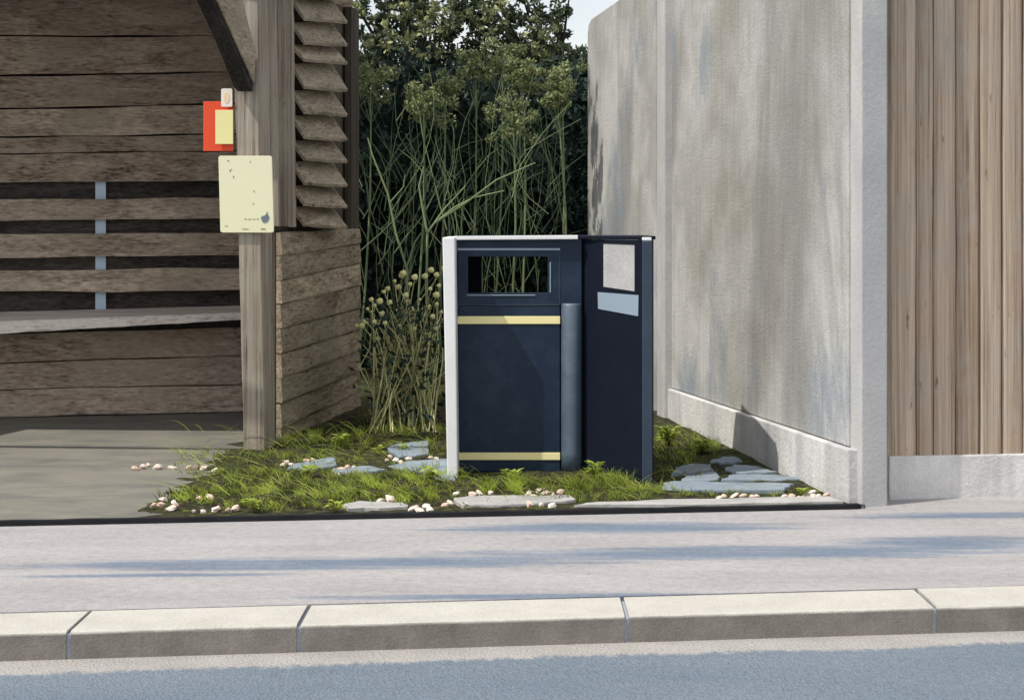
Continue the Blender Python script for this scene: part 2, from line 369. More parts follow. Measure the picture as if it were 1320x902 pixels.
# kerb stones with mortar joints
mb=MB(); d=(kf1-kf0); kd=d.normalized()
def kf_at(px): # plan point on the kerb's front edge seen at photo column px
    k=(px-660)/F; s=(k*kf0.y-kf0.x)/(kd.x-k*kd.y); return s
cuts=[kf_at(88),kf_at(385),kf_at(808),kf_at(1205)]
L=cuts[2]-cuts[1]; cuts=[cuts[0]-L*k for k in range(6,0,-1)]+cuts+[cuts[3]+L*k for k in range(1,7)]
kn=V((-kd.y,kd.x,0)); kw=0.275; rk=random.Random(8)
for a,b in zip(cuts[:-1],cuts[1:]):
    A=kf0+kd*(a+.007); B=kf0+kd*(b-.007); dz=rk.uniform(-.002,.003); e=0.012
    prof=[(0.0,RZ-.1),(0.0,-.008),(.003,-.001),(.011,0.004+dz),(kw,.004+dz),(kw,RZ-.1)]
    skew=kd*0.035
    vs=[]
    n=46
    s0=rk.uniform(0,50)
    for i in range(n+1):
        p=A.lerp(B,i/n)
        for k,(o,z) in enumerate(prof):
            j=(0.0022*mnoise.noise(V((i*.33+s0,0,0)))+0.0035*max(0,mnoise.noise(V((i*.9+s0,5,0)))-.35)) if 0<k<4 else 0
            q=p+kn*(o+j)+skew*(o/kw); vs.append(V((q.x,q.y,z-abs(j)*.4)))
    fs=[]
    for i in range(n):
        for k in range(5): fs.append((i*6+k,(i+1)*6+k,(i+1)*6+k+1,i*6+k+1))
    fs += [(5,4,3,2,1,0),tuple(n*6+k for k in range(6))]
    mb.add(vs,fs,rk.random())
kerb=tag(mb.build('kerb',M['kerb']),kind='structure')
mb=MB(); a=kf0+kd*cuts[0]+kn*.007; b=kf0+kd*cuts[-1]+kn*.007
mb.plate([V((a.x,a.y,-.008)),V((b.x,b.y,-.008)),V((b.x,b.y,-.008))+kn*(kw-.02),V((a.x,a.y,-.008))+kn*(kw-.02)],(0,0,-.15))
tag(mb.build('kerb_mortar',M['mortar']),kind='structure')

# verge soil: near bed is uneven, the rest a plain sheet
def bedline(x): # y of the back edge of the pavement
    t=(x-pb0.x)/(pb1.x-pb0.x); return pb0.y+(pb1.y-pb0.y)*t
mb=MB(); nx,ny=150,110
x0,x1=-2.7,1.9
vs=[]
def soil_z(x,y):
    yb=bedline(x)+.05; t=min(1,max(0,(y-yb)/0.15))
    z=0.006+0.012*mnoise.noise(V((x*2.1,y*2.1,0)))+0.009*mnoise.noise(V((x*7,y*7,3)))+0.005*mnoise.noise(V((x*22,y*22,6)))
    # sinks under the shelter floor to the left
    lx=-1.75+0.16*mnoise.noise(V((y*2.2,9,0)))+0.13*mnoise.noise(V((y*8,x*3,0)))+.08*mnoise.noise(V((y*25,x*12,0)))-0.05*max(0,min(1,(8.6-y)/1.0))
    s=min(1,max(0,(x-lx)/0.25)); z=z*t+0.012*(1-t)
    wx=.957-.147*(y-11.6)/.989+.03; z=z*s-0.03*(1-s)
    return z-0.12 if x>wx else z
for j in range(ny+1):
    for i in range(nx+1):
        x=x0+(x1-x0)*i/nx; yb=bedline(x)+.031; y=yb+(14.5-yb)*(j/ny)**1.25
        vs.append(V((x,y,soil_z(x,y))))
mb.add(vs,[(j*(nx+1)+i,j*(nx+1)+i+1,(j+1)*(nx+1)+i+1,(j+1)*(nx+1)+i) for j in range(ny) for i in range(nx)],0.5,True)
tag(mb.build('soil_bed',M['soil']),kind='structure')
sheet('verge',[V((pb0.x,pb0.y+.1,-.045)),V((pb1.x,pb1.y+.1,-.045)),V((40,60,-.045)),V((-40,60,-.045))],M['soil'],0.2)

# ------------------------------------------------------------------ shelter
A_=V((-1.352,10.06,0)); B_=V((-1.048,11.86,0))            # near and far end of the side wall
sd=(B_-A_).normalized(); sn=V((sd.y,-sd.x,0))             # along the side wall, and outwards
bL0=G(0,537); bR0=G(310,530); bd=(bR0-bL0).normalized(); bn=V((bd.y,-bd.x,0))  # back wall, bn faces the camera
def on_back(px,off=0.0):
    o=bL0+bn*off; k=(px-660)/F; s=(k*o.y-o.x)/(bd.x-k*bd.y); return o+bd*s
bLx=bL0-bd*1.1; bRx=on_back(463)-bd*0.05
shel=thing('bus_shelter','old weathered timber shelter with open front, slatted back, bench and louvred side','shelter',(-2.6,10.8,0))
rw=random.Random(11)
def zat(p,py): return CAMZ+(H-py)*p.y/F
def bz(y0,y1): # edge heights at both ends of the back wall from photo rows at x=0 and x=310
    a=zat(bL0,y0); b=zat(bR0,y1); n=(bR0-bL0).length; g_=(b-a)/n
    return (a-g_*1.1, b+g_*((bRx-bR0).length))
mb=MB()
rows=[(-66,-64),(-8,-6),(46,46),(97,93),(140,133),(176,172),(198,193),(235,233)]
for (t0,t1),(b0,b1) in zip(rows[:-1],rows[1:]):
    lo=bz(b0,b1); hi=bz(t0+1.8,t1+1.8); mb.plank(bLx,bRx,lo,hi,bn,.022,.012,60,.006,rw.uniform(.25,.95),rw)
rows=[(430,420),(467,457),(501,494),(537,530)]
for (t0,t1),(b0,b1) in zip(rows[:-1],rows[1:]):
    lo=bz(b0,b1); hi=bz(t0+1.6,t1+1.6); mb.plank(bLx,bRx,lo,hi,bn,.022,.012,60,.005,rw.uniform(.1,.6),rw)
mb.build('back_wall',M['wood_x'],shel)
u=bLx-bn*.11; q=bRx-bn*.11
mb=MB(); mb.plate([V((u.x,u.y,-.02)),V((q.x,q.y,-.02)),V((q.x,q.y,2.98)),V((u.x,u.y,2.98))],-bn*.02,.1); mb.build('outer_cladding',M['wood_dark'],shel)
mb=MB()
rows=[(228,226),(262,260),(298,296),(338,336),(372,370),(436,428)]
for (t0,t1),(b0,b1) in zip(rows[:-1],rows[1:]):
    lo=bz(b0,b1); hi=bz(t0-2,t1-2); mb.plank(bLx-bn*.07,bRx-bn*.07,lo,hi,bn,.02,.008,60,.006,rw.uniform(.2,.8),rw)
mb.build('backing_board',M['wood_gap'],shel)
for (t0,t1,b0,b1) in [(257,255,284,282),(302,300,332,330),(348,346,376,374)]:
    mb=MB(); mb.plank(bLx,bRx,bz(b0,b1),bz(t0,t1),bn,.030,.024,60,.007,rw.uniform(.55,.95),rw,0.005); mb.build('slat',M['wood_x'],shel)
# pale blue strip behind the slats
a=on_back(123,-.045); b=on_back(136.5,-.045); mb=MB()
mb.plate([V((a.x,a.y,zat(a,401))),V((b.x,b.y,zat(b,401))),V((b.x,b.y,zat(b,234))),V((a.x,a.y,zat(a,234)))],bn*0.022)
mb.build('backstrip',M['pale_blue'],shel)
# bench plank
f0=bL0+bn*.38-bd*1.0; f1=on_back(312,.36); f1=f1+bd*0.02
ga=on_back(0,.38)
def bench_z(p,y0,y1):
    a=zat(on_back(0,.38),y0); b=zat(on_back(310,.36),y1); return a,b
n0=on_back(0,.38); n1=on_back(310,.36); n0e=n0-(n1-n0).normalized()*1.0; n1e=n1+bd*.25
r0=on_back(0,.033); r1=on_back(310,.033); r0e=r0-(r1-r0).normalized()*1.0; r1e=r1+bd*.25
def ex(z0,z1,Lk,l,r): g_=(z1-z0)/Lk; return z0-g_*l, z1+g_*r
Lb=(n1-n0).length
ft=ex(zat(n0,414),zat(n1,402.5),Lb,1.0,.25); fb=ex(zat(n0,430),zat(n1,412),Lb,1.0,.25); rt=ex(zat(r0,402),zat(r1,394),Lb,1.0,.25)
mb=MB(); vs=[]; n=50
for i in range(n+1):
    t=i/n; p=n0e.lerp(n1e,t); q=r0e.lerp(r1e,t); j=.004*mnoise.noise(V((i*.35,2,0)))
    zt=ft[0]+(ft[1]-ft[0])*t+j; zb=fb[0]+(fb[1]-fb[0])*t+.004*mnoise.noise(V((i*.4,7,0))); zr=rt[0]+(rt[1]-rt[0])*t
    vs += [V((p.x,p.y,zb)),V((p.x,p.y,zt-.006)),V((p.x,p.y+.006,zt)),V((q.x,q.y,zr)),V((q.x,q.y,zr-.04))]
mb.add(vs,[(i*5+k,(i+1)*5+k,(i+1)*5+(k+1)%5,i*5+(k+1)%5) for i in range(n) for k in range(5)]+[(4,3,2,1,0),tuple(n*5+k for k in range(5))],.7)
bench=mb.build('bench',M['wood_seat'],shel)
# side wall boards, front rows at x=357 and rear rows at x=461
mb=MB()
fr=[299,329,361,392,423,455,487,520,552,578]; rr=[294,314,338.5,367,397,424,451,478,504,530]
for k in range(9):
    lo=(zat(A_,fr[k+1]),zat(B_,rr[k+1])); hi=(zat(A_,fr[k]+1.0),zat(B_,rr[k]+1.0))
    mb.plank(A_,B_,lo,hi,sn,.014,.006,40,.0045,rw.uniform(.3,.85),rw)
a=A_-sn*.025; b=B_-sn*.025
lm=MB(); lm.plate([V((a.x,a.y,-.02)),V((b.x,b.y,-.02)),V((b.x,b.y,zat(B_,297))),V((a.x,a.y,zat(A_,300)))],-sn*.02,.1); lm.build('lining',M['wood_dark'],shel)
mb.build('side_wall',M['wood_y'],shel)
zl=zat(A_,296); ztop=2.72
# corner post at the far end and dark panel behind the louvres
mb=MB(); p0=B_-sd*.20; p1=B_
mb.plate([V((p0.x,p0.y,zl-.01)),V((p1.x,p1.y,zl-.01)),V((p1.x,p1.y,ztop)),V((p0.x,p0.y,ztop))],-sn*.05,.2)
mb.build('rear_post',M['wood_dark'],shel,.004)
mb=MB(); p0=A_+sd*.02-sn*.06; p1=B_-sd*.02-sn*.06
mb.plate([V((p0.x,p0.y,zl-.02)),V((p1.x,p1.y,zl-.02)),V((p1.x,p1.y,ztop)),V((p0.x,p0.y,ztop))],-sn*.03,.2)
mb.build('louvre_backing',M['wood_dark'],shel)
# louvre blades: top edge in the wall, bottom edge standing out
def on_side(px,off=0.0):
    o=A_+sn*off; k=(px-660)/F; s=(k*o.y-o.x)/(sd.x-k*sd.y); return o+sd*s
la=on_side(377); lb=on_side(428)
yb=[28,57,81,116,148,180,207,238,265,293]; yb=[-90,-60,-31,-2]+yb
for k in range(1,len(yb)):
    bot=yb[k]; topy=yb[k-1]+1
    za0=zat(la,topy); zb0=zat(lb,topy); 
    oa=la+sn*.075; ob=on_side(446)+sn*.0; ob=lb+sn*.105
    j=rw.uniform(-.008,.008)
    za1=zat(oa,bot-4)+j; zb1=zat(ob,bot)+j*.5
    mb=MB(); nb=10; vs=[]
    s0=rw.uniform(0,90)
    for i in range(nb+1):
        t=i/nb; p=la.lerp(lb,t); q=oa.lerp(ob,t); w=.006*mnoise.noise(V((i*.5,s0,0)))
        zp=za0+(zb0-za0)*t; zq=za1+(zb1-za1)*t+w
        vs += [V((p.x,p.y,zp)),V((q.x,q.y,zq)),V((q.x,q.y,zq))-sn*.006+V((0,0,-.016)),V((p.x,p.y,zp))-sn*.014+V((0,0,-.016))]
    mb.add(vs,[(i*4+c,(i+1)*4+c,(i+1)*4+(c+1)%4,i*4+(c+1)%4) for i in range(nb) for c in range(4)]+[(3,2,1,0),tuple(nb*4+c for c in range(4))],rw.uniform(.35,.85))
    mb.build('louvre_blade',M['wood_y'],shel)
# front post, battens beside the louvres
pf=G(314,581); pw=0.112
px0=pf.x; 
def post(x0,x1,xt0,xt1,y0,z0,z1,depth,name,mat,tint=.6,jit=.004):
    mb=MB(); vs=[]; n=34
    for i in range(n+1):
        t=i/n; z=z0+(z1-z0)*t; a=x0+(xt0-x0)*t; b=x1+(xt1-x1)*t
        j=jit*mnoise.noise(V((i*.4,x0*9,1))); k=jit*mnoise.noise(V((i*.4,x0*9,7)))
        vs += [V((a+j,y0,z)),V((b+k,y0,z)),V((b+k,y0,z))+sd*depth,V((a+j,y0,z))+sd*depth]
    mb.add(vs,[(i*4+c,i*4+(c+1)%4,(i+1)*4+(c+1)%4,(i+1)*4+c) for i in range(n) for c in range(4)]+[(3,2,1,0),tuple(n*4+c for c in range(4))],tint)
    return mb.build(name,mat,shel,.004)
D=pf.y
X=lambda px,D_: (px-660)*D_/F
post(X(314,D),X(341,D),X(299,D),X(331,D),D,-.02,2.7,.2,'post',M['wood_z'],.55)
Dm=9.95
post(X(346,Dm),X(359,Dm),X(342,Dm),X(355,Dm),Dm,zat(V((0,Dm,0)),292),2.7,.05,'frame_upright',M['wood_z'],.75,.003)
post(X(360.5,Dm+.03),X(370.5,Dm+.03),X(357,Dm+.03),X(366.5,Dm+.03),Dm+.03,zat(V((0,Dm,0)),292),2.7,.05,'frame_upright',M['wood_z'],.25,.003)
post(X(372,Dm+.06),X(379,Dm+.06),X(368,Dm+.06),X(375,Dm+.06),Dm+.06,zat(V((0,Dm,0)),293),2.7,.05,'frame_upright',M['wood_z'],.35,.003)
# knee brace carrying the eave, rising forward from the post
c0=V((X(322,D)-.045,D+.0,0)); fw=-sd
mb=MB()
side=[(0.02,1.985),(0.0,2.20),(.35,2.62),(1.02,2.70),(1.02,2.60),(.75,2.445),(.4,2.23),(.08,2.0)]
pts=[V((c0.x+fw.x*t,c0.y+fw.y*t,z)) for t,z in side]
mb.plate([p-sn*.016 for p in pts],sn*.088,.5); mb.build('brace',M['brace_shade'],shel,.006)
mb=MB(); pts2=[V((c0.x+fw.x*t,c0.y+fw.y*t,z))+sn*.0725 for t,z in [(0.03,2.03),(0.01,2.20),(.36,2.61),(1.0,2.69),(1.0,2.62),(.74,2.47),(.4,2.26)]]
mb.plate(pts2,sn*.012,.5); mb.build('brace_lit_side',M['wood_y'],shel,.004)  # lighter sheet paints the light on the brace's right side
# roof, eave fascia, left wall and left post (just outside the picture)
lf=V((-4.75,9.75,0)); lbk=bLx.copy()
e0=V((-4.95,9.72,0)); e1=V((-1.20,9.46,0)); e2=B_+sd*.15+sn*.12; e3=bLx-bd*.4+V((0,.2,0))
mb=MB(); mb.plate([V((e0.x,e0.y,2.74)),V((e1.x,e1.y,2.74)),V((e2.x,e2.y,3.02)),V((e3.x,e3.y,3.02))],(0,0,.07)); mb.build('roof',M['roof'],shel,.01)
mb=MB(); mb.plate([V((-4.95,8.92,2.62)),V((-1.42,8.60,2.62)),V((-1.42,8.60,2.70)),V((-4.95,8.92,2.70))],(0.006,.05,0)); mb.build('eave_beam',M['wood_x'],shel,.004)
for xx in (-4.8,):
    mb=MB(); yy=8.62+(-1.42-xx)*.0907; mb.plate([V((xx-.03,yy+.03,2.64)),V((xx+.03,yy+.03,2.64)),V((xx+.03,yy+.03,2.69)),V((xx-.03,yy+.03,2.69))],(0.1,1.1,.06)); mb.build('rafter_tail',M['wood_y'],shel)
q=bLx+V((-.02,-.02,0))
mb=MB(); mb.plate([V((q.x+.015,q.y+.12,0)),V((q.x-.3,q.y-1.75,0)),V((q.x-.3,q.y-1.75,2.7)),V((q.x+.015,q.y+.12,2.97))],(-.05,0,0)); mb.build('side_wall',M['wood_y'],shel)
mb=MB(); ql=V((q.x-.2,9.82,0)); mb.box(ql.x-.12,ql.x,ql.y-.1,ql.y+.1,0,2.7,.5); mb.build('post',M['wood_z'],shel,.004)
mb=MB(); mb.plate([V((e0.x+.2,e0.y+.05,2.715)),V((e1.x-.2,e1.y+.05,2.715)),V((e2.x-.32,e2.y-.3,2.98)),V((e3.x+.5,e3.y-.35,2.98))],(0,0,.015)); mb.build('bounce_ceiling',M['wood_z'],shel)  # pale ceiling added out of view to bounce light inside
# upper back wall closes to the roof
mb=MB(); u0=bLx; u1=bRx; zt=zat(bL0,-70)
mb.plate([V((u0.x,u0.y,zt-.1)),V((u1.x,u1.y,zt-.1)),V((u1.x,u1.y,2.99)),V((u0.x,u0.y,2.99))],(0,.03,0),.4); mb.build('gable_board',M['wood_x'],shel)
# floor
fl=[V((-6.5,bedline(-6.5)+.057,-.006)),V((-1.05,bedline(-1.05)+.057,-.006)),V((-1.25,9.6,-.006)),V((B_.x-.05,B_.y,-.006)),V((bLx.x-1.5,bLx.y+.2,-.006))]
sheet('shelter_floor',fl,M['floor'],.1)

# notices on and beside the shelter post
Dn=D-.012
def card(name,label,cat,px0,py0,px1,py1,Dc,mat,th=.008,skew=0.0,bev=.006):
    a=P(px0,py1,Dc); b=P(px1,py1,Dc); c=P(px1-skew,py0,Dc); d_=P(px0-skew,py0,Dc)
    base=(a+b)/2; base=V((base.x,base.y,a.z))
    rad=3.0 if px1-px0>30 else 2.0
    if 'orange' in label: rad=.5
    pts=[]
    for (cx,cy,a0) in ((px0+rad,py1-rad,180),(px1-rad,py1-rad,270),(px1-skew-rad,py0+rad,0),(px0-skew+rad,py0+rad,90)):
        for k in range(5):
            t=math.radians(a0+k*22.5); pts.append(P(cx+rad*math.cos(t),cy-rad*math.sin(t),Dc))
    mb=MB(); mb.plate(pts,(0,th,0)); 
    r=thing(name,label,cat,base)
    mb.build('panel',mat,r,min(bev,.002)); return r
nb=card('notice_board','cream rectangular notice board with a small grey blue emblem, fixed to the shelter post','notice board',284,201,353,300,Dn-.012,M['cream'],.014,2.5,.005)
Dk=Dn-.013
mb=MB() # emblem: small swimming-bird shape
for ring in ([(336,281),(338,278.5),(341,278),(343,276),(344.6,272.5),(345.2,277),(347,279),(346.5,283),(344.5,286),(341,287.5),(338,286),(337.5,283.5)],):
    mb.plate([P(x,y,Dk) for x,y in reversed(ring)],(0,-.0015,0))
mb.build('emblem',M['ink'],nb)
mb=MB()
for (x,y,w) in [(315,282.3,3),(320,282.6,4),(326,282.4,3),(331,282.2,2.5)]:
    mb.plate([P(x,y+.5,Dk),P(x+w,y+.4,Dk),P(x+w,y-.4,Dk),P(x,y-.4,Dk)],(0,-.001,0))
mb.build('print_line',M['ink_red'],nb)
mb=MB()
for (x,y,w,hh) in [(296,219,1.2,2.4),(298,218,1,1),(300.5,227,1,2.4),(293,207,2.5,.8),(322,208,1,1.4),(327,246,1.2,1.6),(326,262,1,1.6),(336,294.8,7,.8),(312,295,9,.5),(290,291,4,.5)]:
    mb=MB(); mb.plate([P(x,y+hh,Dk),P(x+w,y+hh,Dk),P(x+w*.8,y,Dk),P(x,y,Dk)],(0,-.001,0)); mb.build('speck',M['ink_dark'],nb)
card('notice_board','orange red rectangular board partly behind a cream card, left of the shelter post','notice board',262,131,301,195,D+.03,M['red'],.012)
card('notice','cream card with rounded corners overlapping the orange red board','notice',277.5,142,300.5,186,D+.005,M['cream_card'],.008)
wc=card('notice','tiny white card above the cream card at the shelter post','notice',285,114.5,299.5,138,D+.005,M['white_card'],.008)
mb=MB(); mb.plate([P(292+4*math.cos(t),126.5-7*math.sin(t),D+.0045) for t in [k*math.pi/6 for k in range(11,-1,-1)]],(0,-.0015,0)); mb.build('emblem',M['peach'],wc)

# ------------------------------------------------------------------ litter bin
bin_=thing('litter_bin','navy blue double litter bin with pale grey edge, two yellow bands and open hood','litter bin',(0.15,8.85,0))
D1=8.75
# left cheek with pale trim
mb=MB()
mb.hexa([V((-.318,8.5,0)),V((-.266,8.5,0)),V((-.281,8.5,1.189)),V((-.342,8.5,1.189))],
        [V((-.318,9.2,0)),V((-.266,9.2,0)),V((-.281,9.2,1.189)),V((-.342,9.2,1.189))])
mb.build('side_panel',M['grey_edge'],bin_,.006)
# lower body
mb=MB(); mb.plate([V((-.2645,8.78,.0)),V((.36,8.80,.0)),V((.36,9.19,.0)),V((-.2645,9.19,.0))],(0,0,.84)); mb.build('body',M['navy_dark'],bin_)
# lower door and hood front with aperture
pl=lambda px,py: P(px,py,D1)
mb=MB(); mb.plate([pl(590.5,607.8),pl(722,607.8),pl(722,394),pl(590.5,394)],(0,.026,0)); door=mb.build('door',M['navy'],bin_,.004)
mb=MB(); mb.ring([pl(590,393),pl(750,393),pl(750,306),pl(590,306)],[pl(603,377.5),pl(706,377.5),pl(706,331),pl(603,331)],(0,.028,0)); mb.build('hood_front',M['navy'],bin_,.003)
mb=MB()  # pale strips painting the light caught by edges round the aperture
tf=lambda x0,x1,y0,y1,o=.005: mb.plate([P(x0,y1,D1-.0005),P(x1,y1,D1-.0005),P(x1,y0,D1-.0005),P(x0,y0,D1-.0005)],(0,-o,0))
tf(590,722,320,322.6); tf(602,690,379.8,381); tf(708.6,710,338,377)
mb.build('aperture_glint',M['label_blue'],bin_)
mb=MB(); tf(721,722,323,392,.003); tf(590,721,392,393.2,.003); mb.build('panel_seam',M['navy_light'],bin_)
mb=MB(); mb.plate([P(601,380,D1+.03),P(601,380,9.17),P(601,328,9.17),P(601,328,D1+.03)],(-.01,0,0)); mb.build('lining',M['maroon'],bin_)
for (ya,yb_) in ((407.5,417.5),(583,592.5)):
    mb=MB(); mb.plate([P(590,yb_,D1-.001),P(722,yb_,D1-.001),P(722,ya,D1-.001),P(590,ya,D1-.001)],(0,-.006,0)); mb.build('yellow_band',M['yellow'],bin_,.002)
# top trim and lid
mb=MB(); mb.plate([P(584,309.5,8.71),P(745,308.5,8.71),P(745,303.2,8.71),P(584,304.5,8.71)],(0,.03,0)); mb.build('top_trim',M['grey_edge'],bin_,.003)
Cc=V((.354,8.78,0)); Rr=V((.629,8.40,0)); wd=(Rr-Cc).normalized(); wn=V((-wd.y,wd.x,0))  # wn points back and right
mb=MB(); mb.plate([V((-.28,8.742,1.178)),V((.35,8.745,1.178)),V((.672,8.385,1.178)),V((.70,8.43,1.178)),V((.70,9.21,1.178)),V((-.28,9.21,1.178))],(0,0,.018)); mb.build('lid',M['navy_dark'],bin_,.004)
# angled right face with its own aperture
def on_wing(px,py,off=0.0):
    o=Cc-wn*off; k=(px-660)/F; s=(k*o.y-o.x)/(wd.x-k*wd.y); p=o+wd*s; return V((p.x,p.y,zat(p,py)))
def wz(px,z): p=on_wing(px,400); return V((p.x,p.y,z))
mb=MB()
mb.ring([wz(749,0),wz(827,0),wz(827,1.177),wz(749,1.177)],[on_wing(777,369.5),on_wing(817.5,375.5),on_wing(817.5,315.5),on_wing(777,314)],wn*.024)
mb.build('angled_panel',M['navy_dark'],bin_,.003)
mb=MB(); mb.plate([p+wn*.004 for p in (on_wing(776.8,369.7),on_wing(817.7,375.7),on_wing(817.7,315.3),on_wing(776.8,313.8))],wn*.006); o=mb.build('window_panel',M['grey_pane'],bin_); o['label']='pale grey panel in the right face'
mb=MB(); mb.plate([on_wing(771.5,398,.001),on_wing(823,407.5,.001),on_wing(823.5,380.5,.001),on_wing(771,376.5,.001)],-wn*.003); mb.build('sticker',M['label_blue'],bin_)
mb=MB(); mb.box(.631,.681,8.376,8.43,0,1.172); fl_=mb.build('end_flange',M['navy_light'],bin_,.005)
mb=MB(); mb.box(.633,.676,8.378,8.43,1.1735,1.19); mb.build('flange_cap',M['grey_edge'],bin_,.003)
mb=MB(); mb.box(.668,.69,8.431,9.2,0,1.177); mb.build('side_panel',M['navy_dark'],bin_,.003)
mb=MB(); mb.plate([V((.366,8.812,.0)),V((.628,8.45,.0)),V((.667,8.45,.0)),V((.667,9.19,.0)),V((.366,9.19,.0))],(0,0,.80)); mb.build('body',M['navy_dark'],bin_)
# rear of the hood: open frame
mb=MB()
yb0=9.195
mb.ring([V((-.266,yb0,.84)),V((.30,yb0,.84)),V((.30,yb0,1.177)),V((-.266,yb0,1.177))],[P(621,377,yb0),P(714,377,yb0),P(714,324,yb0),P(621,324,yb0)],(0,.018,0))
mb.build('hood_back',M['navy_dark'],bin_,.002)
# corner column
mb=MB(); cz=zat(V((0,8.745,0)),391)
cc=V((X(736.5,8.765),8.765,0))
mb.tube([V((cc.x,cc.y,0)),V((cc.x,cc.y,.1)),V((cc.x,cc.y,.5)),V((cc.x,cc.y,cz-.012)),V((cc.x,cc.y,cz))],[.053,.053,.053,.053,.048],28)
mb.build('corner_column',M['column'],bin_)

# ------------------------------------------------------------------ concrete fence along the right
W0=G(845,530); W1=G(1094,648); wdir=(W1-W0).normalized(); wnr=V((wdir.y,-wdir.x,0)) # faces left/front?
if wnr.x>0: wnr=-wnr
def on_wall(px,off=0.0):
    o=W0+wnr*off; k=(px-660)/F; s=(k*o.y-o.x)/(wdir.x-k*wdir.y); return o+wdir*s
def zz(p,z): return V((p.x,p.y,z))
cf=thing('concrete_fence','tall weathered grey concrete panel fence running back from the thick corner post','fence',zz(on_wall(960),0))
def wallplate(name,label,px0,px1,z0,z1,th,mat,off=0.0,topcut=False,bev=.006):
    a=on_wall(px0,off); b=on_wall(px1,off)
    pts=[zz(a,z0[0]),zz(b,z0[1]),zz(b,z1[1])]
    if topcut: pts += [zz(a.lerp(b,.06),z1[0]-.0),zz(a.lerp(b,.015),z1[0]-.03),zz(a,z1[0]-.10)]
    else: pts += [zz(a,z1[0])]
    mb=MB(); mb.plate(pts,-wnr*th); o=mb.build(name,mat,cf,bev)
    if label: o['label']=label
za=lambda px,py: zat(on_wall(px),py)
wallplate('panel','rear panel with a worn top corner against the trees',757.5,846,(-.05,-.05),(2.90,2.93),.06,M['conc_wall'],0,True)
gz0=(za(857,497),za(1092,575))
wallplate('panel','long front panel with dark vertical stains',856,1093,gz0,(2.93,2.93),.06,M['conc_wall'])
wallplate('gravel_board',None,856,1093,(-.04,-.03),(gz0[0]-.003,gz0[1]-.003),.06,M['conc_board'],.028)
mb=MB(); a=on_wall(846.5,.055); b=on_wall(855.5,.055)
mb.plate([zz(a,-.05),zz(b,-.05),zz(b,2.95),zz(a,2.95)],-wnr*.13); mb.build('post',M['conc_post'],cf,.012)
q0=G(1094,646); q1=G(1110,653.5); q2=G(1144,651.5); mb=MB()
mb.plate([V((q0.x,q0.y,-.02)),V((q1.x,q1.y,-.02)),V((q2.x,q2.y,-.02)),V((q2.x+.02,q0.y+.02,-.02))],(0,0,3.0))
o=mb.build('post',M['conc_post'],cf,.008); o['label']='thick pale corner post'
# timber fence
t0=G(1146,644); t1=G(1320,639.5); td=(t1-t0).normalized(); tn=V((td.y,-td.x,0))
def on_tf(px,off=0.0):
    o=t0+tn*off; k=(px-660)/F; s=(k*o.y-o.x)/(td.x-k*td.y); return o+td*s
ga_=on_tf(1146,0); gb_=on_tf(1900,0); gt0=zat(on_tf(1146),588); gt1=zat(on_tf(1320),586)
fence=thing('wooden_fence','brown fence of weathered vertical timber boards on a concrete base, right of the corner post','fence',zz(on_tf(1240),0))
mb=MB(); mb.plate([zz(ga_,-.02),zz(gb_,-.02),zz(gb_,gt1),zz(ga_,gt0)],-tn*.06); mb.build('gravel_board',M['conc_board'],fence,.008)
seams=[1145.5,1183,1205,1234.5,1264.5,1293.5,1320]; 
w_=[29,27,31,24,30,28,33,27,29,31,28,30]; x=1320
for k in w_: x+=k; seams.append(x)
mb=MB(); rf=random.Random(21)
for s,e in zip(seams[:-1],seams[1:]):
    s1=rf.uniform(0,99); n=40; vs=[]; ti=rf.uniform(.3,.95)
    pr=rf.uniform(0,.006)
    for i in range(n+1):
        z=gt0-.02+(2.75-gt0)*i/n
        jl=1.5*mnoise.noise(V((z*1.6,s1,0)))+.6*mnoise.noise(V((z*6,s1,2))); jr=1.5*mnoise.noise(V((z*1.6,s1+40,0)))+.6*mnoise.noise(V((z*6,s1,8)))
        a=on_tf(s+.7+jl*.8); b=on_tf(e-.7+jr*.8); bw=.006*mnoise.noise(V((z*.9,s1,5)))
        m1=a.lerp(b,.12); m2=a.lerp(b,.88)
        vs += [zz(a,z)-tn*.030, zz(a,z)-tn*.019, zz(m1,z)-tn*(.010+bw*.6-pr*.6), zz(m2,z)-tn*(.010-bw*.6-pr*.6), zz(b,z)-tn*.019, zz(b,z)-tn*.030]
    mb.add(vs,[(i*6+c,i*6+(c+1)%6,(i+1)*6+(c+1)%6,(i+1)*6+c) for i in range(n) for c in range(6)]+[(5,4,3,2,1,0),tuple(n*6+c for c in range(6))],ti)
mb.build('board_panel',M['fence'],fence)
mb=MB(); a=on_tf(1147); b=on_tf(1660)
for z in (.55,1.5,2.45): mb.plate([zz(a,z)-tn*.037,zz(b,z)-tn*.037,zz(b,z+.09)-tn*.037,zz(a,z+.09)-tn*.037],-tn*.045)
mb.build('rail',M['fence'],fence)
mb=MB(); mb.plate([zz(a,gt0)-tn*.031,zz(b,gt0)-tn*.031,zz(b,2.7)-tn*.031,zz(a,2.7)-tn*.031],-tn*.001); mb.build('backing_sheet',M['fence'],fence)

